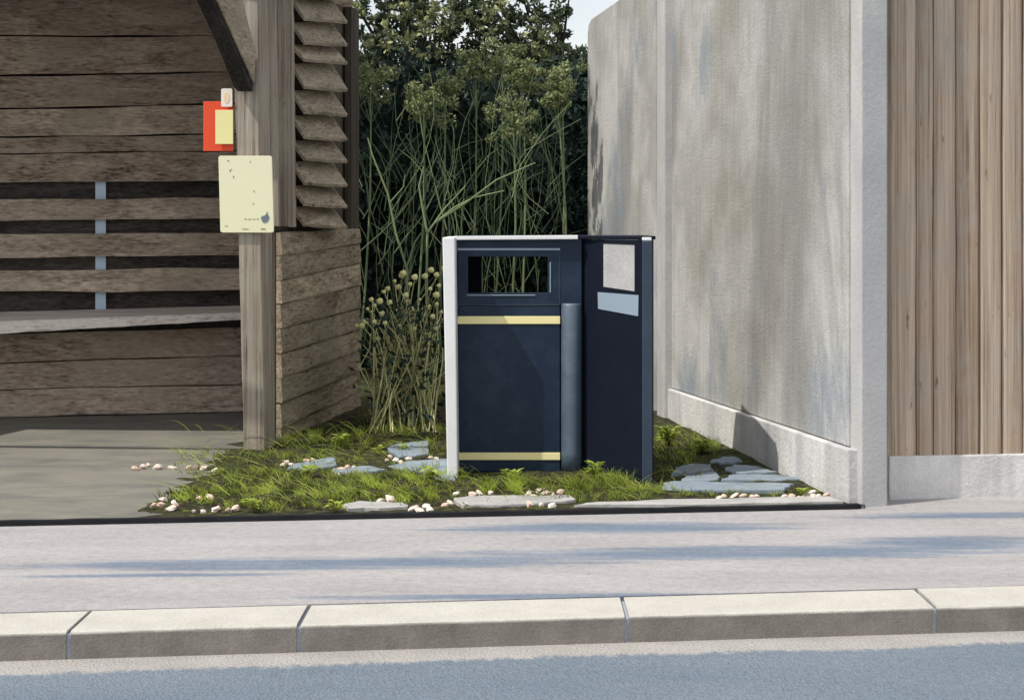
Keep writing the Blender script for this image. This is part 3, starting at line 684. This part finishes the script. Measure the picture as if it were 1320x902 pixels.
# ------------------------------------------------------------------ bed edge, stones, pebbles
e0_=pb0.lerp(pb1,(-6.5-pb0.x)/(pb1.x-pb0.x)); e1_=G(1108,656)
mb=MB(); n=120; vs=[]
for i in range(n+1):
    t=i/n; p=e0_.lerp(e1_,t); j=.006*mnoise.noise(V((p.x*5,1,0))); k=.004*mnoise.noise(V((p.x*7,4,0)))
    vs += [V((p.x,p.y-.003+j*.3,-.01)),V((p.x,p.y+j*.3,.021+k)),V((p.x,p.y+.03,.022+k)),V((p.x,p.y+.03,-.01))]
mb.add(vs,[(i*4+c,(i+1)*4+c,(i+1)*4+(c+1)%4,i*4+(c+1)%4) for i in range(n) for c in range(4)]+[(3,2,1,0),tuple(n*4+c for c in range(4))])
o=mb.build('gap_shadow_strip',M['gap_shadow'],None,loc=(e0_+e1_)/2); tag(o,'long painted gap shadow strip between the pavement and the weedy bed','gap_shadow')  # black strip stands in for the dark shadow gap along the bed
rs=random.Random(31)
def stone(pts,z,th,mat,label,group,bev=.006):
    w=[G(x,y,z) for x,y in pts]; n=len(w); fine=[]
    for i in range(n):
        a,b=w[i],w[(i+1)%n]
        for k in range(4):
            t=k/4; p=a.lerp(b,t); j=.010 if k else .004
            fine.append(V((p.x+rs.uniform(-j,j),p.y+rs.uniform(-j,j)*2,z)))
    c=sum(fine,V((0,0,0)))/len(fine); mb=MB(); 
    # counterclockwise for an upward top
    ar=sum(fine[i].x*fine[(i+1)%len(fine)].y-fine[(i+1)%len(fine)].x*fine[i].y for i in range(len(fine)))
    if ar<0: fine.reverse()
    mb.plate(fine,(0,0,-th)); o=mb.build('paving_stone',mat,None,bev,loc=(c.x,c.y,z-th)); tag(o,label,'paving stone',group)
gl='flagstones in the bed left of the bin'; gr='flagstones in the bed right of the bin'
stone([(368,604),(380,597),(430,588),(436,599),(400,604)],.020,.06,M['slab'],'blue grey flagstone in the weeds in front of the shelter post',gl)
stone([(499,576),(510,572),(552,567),(553,584),(515,588)],.020,.06,M['slab'],'upper blue flagstone in the weeds behind the pale bin edge',gl)
stone([(500,600),(528,593),(585,591),(588,617),(560,612)],.020,.06,M['slab'],'large blue flagstone touching the pale left edge of the bin',gl)
stone([(428,603),(475,600),(498,604),(470,608),(432,608)],.020,.06,M['slab'],'narrow grey flagstone between two clumps of weeds left of the bin',gl)
stone([(585,641),(612,638),(735,637),(742,643),(690,648),(596,650)],.024,.05,M['pale_slab'],'long pale grey stone in the weeds in front of the bin doors','pale stones at the bed edge')
stone([(440,649),(470,645),(520,647),(525,652),(450,655)],.022,.05,M['pale_slab'],'small pale grey stone half buried at the front of the weeds','pale stones at the bed edge')
stone([(865,609),(870,602),(888,597),(916,598),(921,605)],.020,.06,M['slab'],'blue grey flagstone uppermost beside the grass right of the bin',gr)
stone([(878,618),(884,612),(922,607),(928,614),(922,618)],.020,.06,M['slab'],'second flagstone from the bin in the row below the uppermost one',gr)
stone([(933,603),(948,598),(975,600),(1002,607),(950,608.5)],.020,.06,M['slab'],'pointed flagstone nearest the foot of the concrete wall',gr)
stone([(930,617),(944,611),(1000,611),(1037,615.5),(1000,618)],.020,.06,M['slab'],'long narrow flagstone running towards the corner post',gr)
stone([(854,631),(856,622),(866,619.5),(960,621),(1024,622.5),(1012,630)],.020,.06,M['slab'],'largest front flagstone between bin foot and concrete corner post',gr)
stone([(914,594),(930,588),(948,588),(958,592.5),(935,595.5)],.020,.06,M['slab'],'small dark grey flagstone under the grass by the concrete wall',gr)
stone([(740,650),(770,646.5),(860,643),(1000,640),(1070,639.5),(1088,646),(940,648.5)],.024,.05,M['pale_slab'],'long pale concrete edging along the black strip right of the bin','pale stones at the bed edge')

clusters=[
 ('pink white pebble in the sparse row on the shelter floor','pebbles in the sparse row on the shelter floor',[(174,595),(184,593),(191,590),(203,594),(222,594),(243,594),(253,594),(262,595),(277,597)]),
 ('pale pebble in the leftmost cluster at the front of the bed','pebbles in the leftmost front cluster',[(198,645),(207,645),(211,638),(221,648),(224,641),(227,645)]),
 ('pale pebble in the front cluster below the shelter post','pebbles in the front cluster below the shelter post',[(250,650),(257,638),(271,637),(262,651),(277,649),(281,648),(295,650),(304,649)]),
 ('pinkish pebble in the cluster beside the left blue flagstone','pebbles beside the left blue flagstone',[(365,592),(370,589),(376,592),(396,588),(405,586)]),
 ('pink pebble in the little heap between the left flagstones','pebbles in the heap between the left flagstones',[(435,604),(440,600),(448,598),(456,597)]),
 ('pinkish pebble in the row along the flagstones beside the bin edge','pebbles along the flagstones beside the bin edge',[(499,589),(503,586),(510,591),(517,593),(527,589),(555,587),(563,589)]),
 ('pinkish brown pebble in the cluster at the front left of the bin','pebbles at the front left of the bin',[(490,640),(503,641),(533,651),(541,653),(550,647),(554,652),(574,645),(580,640),(588,634)]),
 ('tan pebble in the row on the pale stone before the bin','pebbles on the pale stone before the bin',[(600,648),(609,635),(618,633),(626,632),(632,633)]),
 ('white pink pebble in the cluster in the grass below the bin column','pebbles in the grass below the bin column',[(681,627),(685,631),(690,631),(695,626),(701,623),(703,629),(711,627),(713,631),(722,633)]),
 ('white pebble in the front row on the painted gap shadow before the bin','pebbles on the painted gap shadow before the bin',[(683,649),(698,649),(712,650)]),
 ('cream pebble in the row in front of the largest flagstone','pebbles in front of the largest flagstone',[(927,635),(933,633),(947,632),(958,634),(970,634),(975,633),(987,636)]),
 ('cream pebble in the cluster at the foot of the concrete corner post','pebbles at the foot of the concrete corner post',[(1012,635),(1020,634),(1030,634),(1036,633),(1041,631),(1047,629),(1049,634),(1055,634),(1065,633)])]
protos=[]
for k in range(5):
    mb=MB(); vs=[];fs=[]; r_=random.Random(50+k); nu,nv=8,5
    for j in range(nv+1):
        for i in range(nu):
            th=math.pi*j/nv; ph=2*math.pi*i/nu
            p=V((math.sin(th)*math.cos(ph),math.sin(th)*math.sin(ph),math.cos(th)))
            rr_=1+.45*mnoise.noise(p*1.4+V((k*7,0,0)))+.28*mnoise.noise(p*3.2+V((k*3,5,0)))
            vs.append(V((p.x*rr_,p.y*rr_*.8,p.z*rr_*.72)))
    fs=[(j*nu+i,j*nu+(i+1)%nu,(j+1)*nu+(i+1)%nu,(j+1)*nu+i) for j in range(nv) for i in range(nu)]
    mb.add(vs,fs,.5,False); protos.append(mb)
meshes=[]
first=True
for lab,grp,pts in clusters:
    for (x,y) in pts:
        z=.03; p=G(x,y+2,z); k=rs.randrange(5)
        if len(meshes)<5:
            while True:
                k=len(meshes); break
            o=protos[k].build('pebble',M['pebble']); meshes.append(o.data)
        else:
            o=bpy.data.objects.new('pebble',meshes[k]); C.objects.link(o)
        s=rs.uniform(.012,.021); o.scale=(s*rs.uniform(.9,1.5),s*1.1,s*rs.uniform(.8,1.1)); o.rotation_euler=(rs.uniform(-.4,.4),rs.uniform(-.5,.5),rs.uniform(0,6.28))
        zs=max(soil_z(p.x,p.y),-.006)
        under=.023 if ((x>585 and x<745 and 632<y<651) or x>780 and y>640) else zs
        if 499<x<530 or 555<=x<=565: under=max(zs,.021)
        o.location=(p.x,p.y,under+s*.55); tag(o,lab,'pebble',grp)

# ------------------------------------------------------------------ ground plants
rg=random.Random(77); mb=MB()
def patch(cx,cy,hx,hy,n,hmin,hmax,tmin,tmax,lean=1.0,w=.0032):
    for _ in range(n):
        while True:
            u,v=rg.uniform(-1,1),rg.uniform(-1,1)
            if u*u+v*v<1: break
        # clumping
        if mnoise.noise(V(((cx+u*hx)*.055,(cy+v*hy)*.2,2)))+.25<rg.uniform(.08,.58): continue
        p=G(cx+u*hx,cy+v*hy,.015); p.z=max(soil_z(p.x,p.y),0)
        hh=rg.uniform(hmin,hmax)*.85; a=rg.uniform(0,6.283); l=hh*rg.uniform(.3,1.6)*lean
        tip=p+V((math.cos(a)*l,math.sin(a)*l*.7,hh)); 
        cn_=mnoise.noise(V((p.x*11,p.y*6,4)))*1.2+mnoise.noise(V((p.x*30,p.y*17,9)))*.7
        tt_=min(tmax,max(.02,.47+cn_*.8+rg.uniform(-.22,.22)+(tmin+tmax-1.2)*.3))
        mb.blade(p,tip,w*rg.uniform(.6,1.6),(0,0,hh*rg.uniform(.05,.3)),tt_)
for args in [
  (300,584,80,5,260,.015,.05,.35,.95),(420,566,75,9,1100,.02,.07,.35,.95),(520,555,62,9,900,.02,.08,.3,.9),(460,575,90,8,600,.015,.05,.05,.5),
  (290,632,85,6,500,.02,.05,.3,.95),(250,640,50,5,200,.02,.05,.2,.8),(400,620,115,13,1700,.02,.06,.25,1.0),(480,637,80,10,1100,.02,.06,.3,1.0),(360,650,80,6,500,.015,.04,.1,.7),
  (560,612,42,9,600,.02,.07,.35,1.0),(520,615,70,10,700,.02,.06,.3,.9),(645,627,45,7,750,.02,.075,.4,1.0),(690,628,45,7,750,.02,.075,.4,1.0),
  (770,625,45,8,800,.03,.10,.4,1.0),(820,632,50,6,600,.02,.065,.3,.95),(740,640,110,6,900,.02,.05,.2,.8),
  (875,575,38,22,1500,.02,.07,.35,1.0),(920,576,32,9,600,.02,.06,.35,1.0),(885,606,40,12,250,.015,.05,.1,.7),(900,634,60,4,250,.015,.035,.3,.9),(1030,634,40,3,160,.015,.04,.4,1.0),
  (300,612,60,10,500,.015,.04,.2,.9),(350,640,130,12,1500,.012,.04,.3,1.0),(530,632,70,10,900,.012,.04,.3,1.0),(400,590,70,8,500,.012,.04,.2,.9),(560,575,25,10,300,.015,.05,.3,1.0),(620,632,80,10,500,.02,.05,.1,.5),(470,600,160,25,900,.015,.045,0,.35),(450,640,240,14,900,.015,.035,0,.35),(330,600,110,16,500,.012,.04,0,.4)]:
    patch(*args)
# long trailing runners
for _ in range(330):
    x=rg.uniform(230,850); y=rg.uniform(552,650)
    if 590<x<842 and y<618: continue
    p=G(x,y,.03); a=rg.choice([0,math.pi])+rg.uniform(-.5,.5); l=rg.uniform(.10,.32)
    mb.blade(p,p+V((math.cos(a)*l,math.sin(a)*l,rg.uniform(0,.03))),.003,(0,0,rg.uniform(.02,.06)),rg.uniform(.25,.9),5)
tag(mb.build('short_grass',M['grass']),'low lime green weeds and grass spreading over the dark bed','grass',None,'stuff')

def weed(px,py,n,size,label,hgt=.05):
    p=G(px,py,.02); p.z=max(soil_z(p.x,p.y),.01); mb=MB()
    for i in range(n):
        a=rg.uniform(0,6.283); l=size*rg.uniform(.5,1.1); c=p+V((math.cos(a)*l*.55,math.sin(a)*l*.55,rg.uniform(.3,1)*hgt))
        t=rg.uniform(.3,1); d_=V((math.cos(a),math.sin(a),rg.uniform(-.2,.6))).normalized(); s=d_.cross(V((0,0,1))).normalized()*l*.26
        e=c+d_*l*.5; b_=c-d_*l*.3; m_=c+V((0,0,l*.10))
        mb.add([b_,m_-s,e,m_+s,m_+V((0,0,-.004))],[(0,1,4),(0,4,3),(1,2,4),(4,2,3)],t)
        if i%2==0: mb.tube([p,b_],[.0022,.0015],5,.3)
    o=mb.build('leafy_weed',M['weed'],None,loc=p); tag(o,label,'weed','leafy weeds in the bed')
weed(327,655,26,.055,'bright leafy weed right of the pebbles below the shelter post')
weed(432,657,22,.05,'leafy weed at the painted gap shadow between shelter post and bin')
weed(489,585,24,.05,'yellow green weed left of the upper blue flagstone')
weed(519,579,18,.04,'small yellow green weed growing on the upper blue flagstone')
weed(556,617,34,.06,'bright leafy weed against the large blue flagstone by the bin',.06)
weed(400,612,30,.06,'wide leafy weed before the flagstone at the shelter post')
weed(660,619,40,.06,'leafy weed below the lower yellow band of the bin',.06)
weed(768,617,44,.06,'tall leafy weed at the foot of the bin column',.09)
weed(862,572,60,.09,'lush lime green weed behind the right edge of the bin',.10)
weed(905,582,46,.07,'lime green weed beside the uppermost right flagstone',.07)
weed(1034,637,20,.04,'yellowish weed among the pebbles by the corner post',.04)
weed(440,572,40,.07,'pale green weed at the foot of the shelter side wall',.06)

# bushy plant with buds between shelter and bin
bb=G(520,553,.0)
bush=thing('budded_shrub','dry stemmed shrub covered in cream round buds between shelter and bin','shrub',bb)
rb=random.Random(5); mb=MB(); tips=[]
budpx=[(520,352),(556,348),(573,346),(548,356),(509,362),(518,355),(535,357),(563,354),(500,372),(495,376),(514,370),(524,380),(479,386),(490,388),(503,390),(541,386),(555,372),(563,380),(474,398),(480,402),(511,400),(531,398),(543,397),(558,408),(552,396),(483,415),(497,416),(508,410),(514,421),(534,424),(548,432),(556,436),(562,424),(460,420),(467,420),(478,432),(486,436),(500,434),(538,412),(526,388),(483,394),(563,392),(569,402),(493,404),(472,414),(529,366),(566,368)]
for (x,y) in budpx: tips.append(P(x,y,10.75+rb.uniform(-.35,.35)))
for _ in range(190): tips.append(P(rb.gauss(520,28),rb.uniform(385,500),10.75+rb.uniform(-.4,.4)))
for i,tp in enumerate(tips):
    base=bb+V((rb.uniform(-.2,.22),rb.uniform(-.25,.25),0)); base.x=min(max(base.x,bb.x-.22),bb.x+.24)
    mid=base.lerp(tp,.55)+V((rb.gauss(0,.03),0,.06))
    mb.tube([base,base.lerp(mid,.5)+V((rb.gauss(0,.012),0,.02)),mid,mid.lerp(tp,.5)+V((rb.gauss(0,.015),0,.012)),tp],[.0048,.0044,.004,.0033,.0025],4,rb.choice([.1,.3,.5,.7,.9,1.0]),False)
mb.build('stems',M['straw'],bush)
mb=MB()
for _ in range(1300):
    c=P(rb.gauss(522,24),rb.uniform(390,545),10.75+rb.uniform(-.4,.45)); 
    if c.x<-1.0: continue
    mb.leaf(c,rb.uniform(.012,.034),rb,rb.uniform(0,.8))
mb.build('foliage',M['leaf_hedge'],bush)
pm=None
for (x,y),tp in zip(budpx,tips):
    if pm is None:
        m0=MB(); m0.v=[q.copy() for q in protos[0].v]; m0.f=protos[0].f; m0.t=[.6]*len(m0.f); m0.sm=[True]*len(m0.f)
        me=m0.build('bud',M['bud'],None); pm=me.data; o=me
    else:
        o=bpy.data.objects.new('bud',pm); C.objects.link(o)
    o.parent=bush; s=rb.uniform(.011,.023); o.scale=(s,s,s*1.15); o.location=tp-bush.location
# pale arching grass tuft by the side wall
gb=G(474,546,0); mb=MB()
ends=[(441,540),(433,525),(446,512),(430,505),(452,528),(455,500),(462,520),(470,482),(468,500),(480,490),(436,536),(448,540),(488,500),(496,520)]
for (x,y) in ends:
    tp=P(x,y,10.5+rb.uniform(-.1,.2)); 
    mb.blade(gb+V((rb.uniform(-.03,.03),rb.uniform(-.03,.03),0)),tp,.006,(0,-.03,.16),rb.uniform(.6,1),7)
tag(mb.build('grass_tuft',M['straw'],None,loc=gb),'pale yellow arching grass tuft against the shelter side wall','grass tuft')

# hedge, tall stems, umbels, trees behind
rh=random.Random(9)
def cloud(mb,c,r,n,size,t0,t1,rng,squash=.8):
    for _ in range(n):
        d_=V((rng.gauss(0,1),rng.gauss(0,1),rng.gauss(0,1))).normalized(); q=rng.random()**.45
        p=V(c)+V((d_.x*r,d_.y*r,d_.z*r*squash))*q
        mb.leaf(p,size*rng.uniform(.6,1.3),rng,t0+(t1-t0)*rng.random())
hed=thing('hedge','dense dark green hedge filling the gap behind the tall stems','hedge',(0,15.6,0))
mb=MB()
for _ in range(540):
    c=V((rh.uniform(-2.0,2.2),rh.uniform(14.7,16.4),0)); top=2.62+.35*mnoise.noise(V((c.x*1.4,2,0)))
    c.z=rh.uniform(0.1,top); cloud(mb,c,.30,60,.05,0,.45 if c.z>1.7 else .2,rh)
mb.build('foliage',M['leaf_hedge'],hed)
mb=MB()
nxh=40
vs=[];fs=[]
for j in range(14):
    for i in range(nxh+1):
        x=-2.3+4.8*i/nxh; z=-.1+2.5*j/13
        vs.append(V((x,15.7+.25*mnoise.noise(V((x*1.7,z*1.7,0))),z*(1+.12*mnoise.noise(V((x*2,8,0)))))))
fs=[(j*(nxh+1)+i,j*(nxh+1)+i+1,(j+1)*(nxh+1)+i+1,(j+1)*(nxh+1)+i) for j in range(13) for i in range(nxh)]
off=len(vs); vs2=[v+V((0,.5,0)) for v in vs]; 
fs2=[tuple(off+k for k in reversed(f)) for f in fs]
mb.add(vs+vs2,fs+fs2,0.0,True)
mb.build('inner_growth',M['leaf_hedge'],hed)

# tall stalks (one uncountable mass)
mb=MB(); rt_=random.Random(14)
for _ in range(120):
    y=rt_.uniform(12.6,14.3); x0_=rt_.uniform(-1.25,.42); zb=rt_.choice([.1,.8,1.1,1.3])+rt_.uniform(-.1,.25)
    hh=max(zb+.7,rt_.uniform(1.4,2.5)); ln=rt_.gauss(0,.17)
    pts=[];k=6; bow=rt_.gauss(0,.10)
    for i in range(k+1):
        t=i/k; tz=zb+(hh-zb)*t; pts.append(V((x0_+ln*t*hh*.6+bow*math.sin(t*math.pi)*1.3+rt_.gauss(0,.009),y+rt_.gauss(0,.01),zb+(hh-zb)*t)))
    r=rt_.uniform(.0025,.006); mb.tube(pts,[r*(1-.6*i/k) for i in range(k+1)],5,rt_.random()**1.8,False)
    if rt_.random()<.4:
        i=rt_.randrange(2,5); p=pts[i]; q=p+V((rt_.choice([-1,1])*rt_.uniform(.1,.3),rt_.gauss(0,.05),rt_.uniform(.1,.3)))
        mb.tube([p,p.lerp(q,.5)+V((0,0,.02)),q],[r*.7,r*.5,r*.2],4,rt_.random(),False)
for _ in range(40):   # long narrow leaves
    y=rt_.uniform(12.6,14); x0_=rt_.uniform(-1.2,.30); z=rt_.uniform(.5,1.6); a=rt_.uniform(-1,1)
    p=V((x0_,y,z)); l=rt_.uniform(.2,.55); mb.blade(p,p+V((a*l,rt_.gauss(0,.08),l*rt_.uniform(.2,.9))),.007,(0,0,l*.12),rt_.uniform(.2,.9),5)
tag(mb.build('tall_stalks',M['stem']),'tall thin pale green stalks crowding before the dark hedge','tall grass',None,'stuff')

def sapling(name,label,pts_list,D_,r0,base):
    r=thing(name,label,'sapling',base); mb=MB()
    for pl_,rad in pts_list:
        ps=[P(x,y,D_+.02*i) for i,(x,y) in enumerate(pl_)]; n=len(ps)
        mb.tube(ps,[rad*(1-.55*i/(n-1)) for i in range(n)],6,rt_.uniform(.6,1),False)
    mb.build('branches',M['stem'],r)
sapling('sapling','thin forked green sapling rising behind the buds of the shrub',
  [([(550,420),(550,345),(551,300),(560,288),(585,268),(610,255),(650,246)],.011),([(551,302),(545,270),(540,240),(546,215)],.010),([(560,288),(600,262),(640,232),(690,210)],.009),([(551,300),(572,270),(600,240)],.007)],12.45,.012,P(550,520,12.45)*1.0)
sapling('sapling','thin green sapling with two crossing shoots beside the shelter wall',
  [([(526,420),(524,345),(510,300),(500,250),(480,200),(474,178)],.011),([(524,345),(535,312),(543,300)],.007),([(502,262),(520,241),(522,225)],.006)],12.4,.012,P(526,520,12.4))

um_mesh=None
def umbel(px,py,D_,R,label):
    top=P(px,py,D_); base=V((top.x+rt_.uniform(-.12,.12),D_,0)); r=thing('umbel_plant',label,'wild plant',base,'umbel flowered plants before the hedge')
    mb=MB(); ps=[base.lerp(top,t)+V((.05*math.sin(t*3),0,0)) for t in (0,.3,.6,.85,1)]; mb.tube(ps,[.010,.009,.008,.006,.004],6,.7,False)
    heads=[]
    for k in range(17):
        a=k*2.4; q=top+V((math.cos(a)*R*1.1*rt_.uniform(.3,1),math.sin(a)*R*.6,rt_.uniform(-1.0,.7)*R)); heads.append(q)
        if k%3==0: mb.tube([ps[3],q],[.0035,.002],4,.4,False)
    mb.build('stem',M['stem'],r); mb=MB()
    for q in heads+[top]: cloud(mb,q,R*rt_.uniform(.25,.6),70,.018,.0,.9,rt_,.85)
    mb.build('flower_head',M['umbel'],r)
for a in [(476,100,13.4,.17,'umbel plant nearest the shelter corner with a wide pale head'),(545,128,13.2,.17,'low pale umbel plant left of centre in the gap'),
          (572,112,13.6,.15,'umbel plant just right of the low left one, slightly higher'),(646,68,13.8,.17,'highest umbel plant in the middle of the gap'),
          (672,92,13.4,.13,'narrow umbel plant right below the highest one'),(660,150,13.2,.18,'large drooping umbel plant above the bin lid'),
          (722,92,13.6,.16,'umbel plant high beside the rear concrete panel'),(716,122,13.3,.10,'small low umbel plant close to the concrete panel'),(612,82,13.9,.13,'small umbel plant left of the highest one')]: umbel(*a)

def tree(label,base,h,clumps,trunkpts,leafn,size,seed,group='trees behind the hedge',name='broadleaf_tree'):
    r_=random.Random(seed); t=thing(name,label,'tree',base,group); mb=MB()
    tp=V((base[0]+r_.uniform(-.2,.2),base[1],h*.55)); mb.tube([V(base),V(base).lerp(tp,.5)+V((.08,0,0)),tp],[.11,.08,.05],8,.5)
    for c in clumps:
        q=V(c[0]); m_=tp.lerp(q,.5)+V((0,0,-.1)); mb.tube([tp,m_,q],[.026,.016,.007],6,.5,False)
    mb.build('trunk',M['bark'],t); mb=MB()
    for (c,r,t0,t1,k) in clumps:
        for _ in range(int(k*1.2)):
            d_=V((r_.gauss(0,1),r_.gauss(0,1),r_.gauss(0,1))).normalized()*r*r_.random()**.5
            if t1>.3: cloud(mb,V(c)+d_,r*.22,16,size*.85,t0,min(1.0,t1*r_.choice([.2,.35,.6,1.3])),r_)  # bright tint paints sunlit highlights on these leaf clumps
            else: cloud(mb,V(c)+d_,r*.30,leafn,size,t0,t1,r_)
    mb.build('crown',M['leaf_tree'],t)
def cl(px,py,D_,r,t0,t1,k): return (P(px,py,D_),r,t0,t1,k)
DK=(0.0,.10)
tree('dark broadleaf tree with painted sunlit sprays left of centre in the gap',(-.75,17.2,0),4.4,
  [cl(475,75,17,.33,*DK,16),cl(468,20,17.2,.25,*DK,9),cl(520,60,17.3,.38,*DK,20),cl(515,10,17.4,.30,*DK,12),cl(560,45,17.5,.32,*DK,14),cl(548,-25,17.4,.42,*DK,16),cl(590,15,17.6,.30,*DK,12),cl(590,75,17.6,.3,*DK,14),cl(475,-40,17.3,.45,*DK,14),
   cl(497,48,16.6,0.23,.05,1.0,15),cl(545,58,16.6,0.25,.05,1.0,18),cl(572,22,16.7,0.26,.05,1.0,21),cl(556,16,16.9,0.17,.05,1.0,12),cl(460,10,16.8,0.20,.05,1.0,12),cl(526,20,16.9,0.17,.05,1.0,12)],None,46,.035,3)
tree('taller dark broadleaf tree right of centre beside the concrete panel',(.55,17.8,0),5.0,
  [cl(620,60,17.7,.34,*DK,16),cl(660,75,17.8,.36,*DK,16),cl(700,75,17.7,.36,*DK,18),cl(740,85,17.8,.36,*DK,18),cl(690,25,17.9,.36,*DK,15),cl(628,5,17.8,.24,*DK,9),cl(720,30,18,.22,*DK,7),cl(670,-15,18,.36,*DK,12),cl(735,-12,18,.22,*DK,5),cl(605,-35,17.8,.36,*DK,12),cl(775,80,18,.3,*DK,10),
   cl(632,24,17.2,0.22,.05,1.0,18),cl(643,10,17.3,0.17,.05,1.0,12),cl(600,95,17.2,0.23,.05,1.0,15),cl(700,50,17.3,0.23,.05,1.0,15)],None,46,.035,4)
tree('smaller dark tree filling in low behind the hedge',(.0,19.0,0),3.6,
  [cl(500,112,18.8,.42,*DK,20),cl(560,118,18.8,.40,*DK,20),cl(610,108,18.8,.40,*DK,20),cl(655,110,18.9,.42,*DK,22),cl(705,112,18.9,.44,*DK,22),cl(755,115,19,.44,*DK,20),cl(462,112,18.9,.42,*DK,18),cl(480,60,18.9,.26,*DK,9)],None,46,.04,6)
# tree added behind the shelter, unseen from the front, to shade the hedge
tree('unseen broad tree added behind the shelter to shade the hedge',(-4.6,13.6,0),5.2,
  [((-3.2,13.2,4.2),.9,*DK,20),((-2.2,13.4,4.4),.8,*DK,22),((-2.3,13.2,5.3),.9,*DK,22),((-3.6,13.0,5.4),1.0,*DK,22),((-2.1,13.8,3.4),.7,*DK,18),((-3.0,13.6,6.2),1.0,*DK,20),((-4.4,13.4,4.6),.9,*DK,16),((-2.0,13.0,3.2),.6,*DK,14)],None,60,.075,8,'added shade tree behind the shelter')

# ------------------------------------------------------------------ camera, light
cam=bpy.data.cameras.new('camera'); co=bpy.data.objects.new('camera',cam); C.objects.link(co)
co.location=(0,0,CAMZ); co.rotation_euler=(math.radians(90),0,0)
cam.sensor_width=36; cam.lens=36*F/1320; cam.shift_y=-(451-H)/1320; cam.clip_end=2000
bpy.context.scene.camera=co
S=V((-.50,-.28,.82)).normalized()
sun=bpy.data.lights.new('sun','SUN'); sun.energy=2.9; sun.angle=math.radians(.5); sun.color=(1,.95,.87)
so=bpy.data.objects.new('sun',sun); C.objects.link(so); so.rotation_euler=S.to_track_quat('Z','Y').to_euler(); so.location=(-6,-4,9)
w=bpy.data.worlds.new('World'); bpy.context.scene.world=w; w.use_nodes=True
nt=w.node_tree; bg=nt.nodes['Background']; sky=nt.nodes.new('ShaderNodeTexSky'); sky.sky_type='NISHITA'; sky.sun_disc=False
sky.sun_elevation=math.asin(S.z); sky.sun_rotation=math.atan2(S.x,S.y)%(2*math.pi); sky.dust_density=2.0; sky.air_density=1.0
tc=nt.nodes.new('ShaderNodeTexCoord'); cn=nt.nodes.new('ShaderNodeTexNoise'); cn.inputs['Scale'].default_value=3.0; cn.inputs['Detail'].default_value=6
nt.links.new(tc.outputs['Generated'],cn.inputs['Vector'])
cr=nt.nodes.new('ShaderNodeMapRange'); cr.inputs[1].default_value=.35; cr.inputs[2].default_value=.65; cr.inputs[3].default_value=.35; cr.inputs[4].default_value=.9
nt.links.new(cn.outputs['Fac'],cr.inputs[0])
mx=nt.nodes.new('ShaderNodeMix'); mx.data_type='RGBA'; mx.inputs[7].default_value=(6.7,6.6,6.4,1)
nt.links.new(cr.outputs[0],mx.inputs[0]); nt.links.new(sky.outputs[0],mx.inputs[6])
nt.links.new(mx.outputs[2],bg.inputs[0]); bg.inputs[1].default_value=0.13
vs_=bpy.context.scene.view_settings; vs_.view_transform='Standard'; vs_.look='None'; vs_.exposure=0.35; vs_.gamma=1.0
